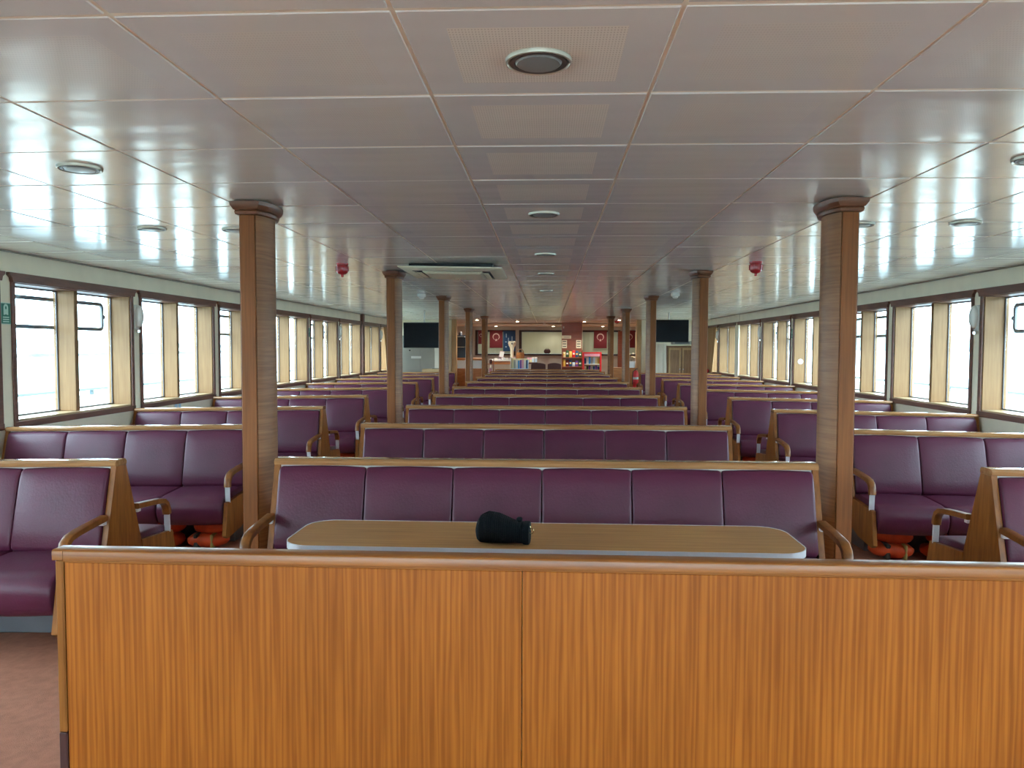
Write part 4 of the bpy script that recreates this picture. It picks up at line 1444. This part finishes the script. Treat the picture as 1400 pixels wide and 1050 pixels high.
# right counter, basket, extinguisher, plant
t = thing('wood_counter', 'orange wooden counter at the far right beside the fourth column', 'counter', (2.26, 22.75, 0))
MB().box(-.32, .36, 0, .5, .02, .985, c=.006).build('body', M['orange_wood'], t)
MB().box(-.34, .38, -.02, .52, .986, 1.012, c=.005).build('top', M['orange_wood'], t)
MB().box(-.37, -.345, .0, .48, .02, .98, c=.004).build('red_end', M['bright_red'], t)
t = thing('white_basin', 'white oblong basket on the orange wooden counter', 'basket', (2.44, 22.95, 1.013))
b = MB().loft([[(x * .14, y * .12, .001) for x, y in rrect(-1, 1, -1, 1, .3, 4)], [(x * .165, y * .15, .18) for x, y in rrect(-1, 1, -1, 1, .3, 4)], [(x * .175, y * .16, .185) for x, y in rrect(-1, 1, -1, 1, .3, 4)], [(x * .15, y * .135, .18) for x, y in rrect(-1, 1, -1, 1, .3, 4)], [(x * .125, y * .105, .02) for x, y in rrect(-1, 1, -1, 1, .3, 4)]])
b.build('basin_body', M['white_plastic'], t, smooth=30)
MB().box(-.13, .13, -.1, .1, .06, .10, c=.02).build('folded_cloth', M['paper'], t)
t = thing('flower_pot', 'small pot of pale flowers behind the white basket', 'plant', (2.52, 23.62, 1.0))
MB().lathe([(.05, .001), (.065, .10), (.07, .11), (.055, .112)], 14).build('pot', M['wicker'], t)
for k in range(7):
    a = k * .9
    p = MB().tube([(0, 0, .1), (.05 * math.cos(a), .05 * math.sin(a), .2), (.13 * math.cos(a), .10 * math.sin(a), .28 + .02 * k)], .004, seg=5).build('stalk', M['dark_green'], t)
    MB().lathe([(.002, -.02), (.03, -.005), (.035, .01), (.01, .025)], 8).build('blossom', M['pale_yellow'] if k % 2 else M['paper'], p, loc=(.13 * math.cos(a), .10 * math.sin(a), .30 + .02 * k))
t = thing('plant_stand', 'dark stand carrying the pale flowers', 'stand', (2.52, 23.62, 0))
MB().box(-.10, .10, -.1, .1, .96, .998, c=.004).build('top', M['pillar_wood'], t)
MB().box(-.04, .04, -.04, .04, .03, .959, c=.004).build('post', M['pillar_wood'], t)
MB().box(-.12, .12, -.12, .12, .003, .029, c=.004).build('foot', M['pillar_wood'], t)
t = thing('fire_extinguisher', 'red fire extinguisher with white label by the orange counter', 'fire extinguisher', (2.57, 22.5, zf(2.57)))
MB().lathe([(.075, .40), (.085, .42), (.085, .86), (.06, .93), (.03, .96)], 18).build('cylinder', M['bright_red'], t)
MB().box(-.09, .09, -.09, .09, .004, .399, c=.01).build('stand', M['bright_red'], t)
MB().lathe([(.0855, .70), (.0862, .705), (.0862, .76), (.0855, .765)], 18, cap=False).build('label_band', M['white_plastic'], t)
MB().tube([(0, 0, .9605), (0, 0, 1.0), (.06, -.02, 1.01)], .014, seg=8).build('valve_handle', M['lamp_dark'], t)
MB().tube([(0, -.02, .98), (-.09, -.05, .93), (-.10, -.05, .7), (-.10, -.06, .55)], .010, seg=8).build('hose', M['black'], t)

# ------------------------------------------------------------------ outside: side decks, sea, breakwater, hills
for s, side in ((-1, 'left'), (1, 'right')):
    xa, xb = (XO + .001, 6.6) if s > 0 else (-6.6, -XO - .001)
    o = MB().box(xa, xb, -12, 45, -.30, -.10).build('side_deck', M['deck'], smooth=0)
    struct(tag(o, 'pale outer side deck beyond the %s windows' % side, 'deck'))
    t = thing('bulwark', 'white bulwark with a grey rail outside the %s windows' % side, 'bulwark', (s * 6.4, 0, -.10))
    MB().box(-.03, .03, -11.9, 44.9, .002, 1.02, c=.005).build('plate', M['hull_white'], t)
    MB().box(-.06, .06, -11.9, 44.9, 1.085, 1.125, c=.01).build('top_rail', M['rail_grey'], t)
    for k in range(28):
        MB().box(-.02, .02, -11.5 + 2 * k, -11.46 + 2 * k, 1.0205, 1.0845).build('stanchion', M['rail_grey'], t, smooth=0)

N = 28
b = MB()
S_ = 6000
b.add([(-S_, -S_, -7), (S_, -S_, -7), (S_, S_, -7), (-S_, S_, -7)], [(0, 1, 2, 3)])
o = tag(b.build('sea', M['sea'], smooth=0), 'pale calm sea outside the windows', 'sea')
o['kind'] = 'stuff'
rings = []
rnd = random.Random(3)
for k in range(120):
    y = 150 + k * 14
    h = 2.6 + rnd.uniform(-.7, 1.3)
    w = 9 + rnd.uniform(-2, 2)
    x = -330 - .12 * y + rnd.uniform(-2, 2)
    rings.append([(x - w, y, -7.2), (x - w * .5, y, -7 + h * .8), (x - 1, y, -7 + h), (x + w * .5, y, -7 + h * .7), (x + w, y, -7.2)])
tag(MB().loft(rings).build('breakwater', M['rock'], smooth=0), 'low dark breakwater across the water on the left', 'breakwater')
for s, x0, hs, lab in ((1, 1500, 1.0, 'hazy blue-green hills across the water on the right'), (-1, 2600, .35, 'hazy low hills across the water on the left')):
    rings = []
    for k in range(60):
        y = -800 + k * 110
        h = hs * (70 + 45 * math.sin(k * .33) + 22 * math.sin(k * .91 + 1) + rnd.uniform(-6, 6))
        x = s * x0
        rings.append([(x - 250, y, -8), (x - 130, y, h * .55), (x, y, h), (x + 130, y, h * .6), (x + 250, y, -8)])
    tag(MB().loft(rings).build('hills', M['hill']), lab, 'hills')
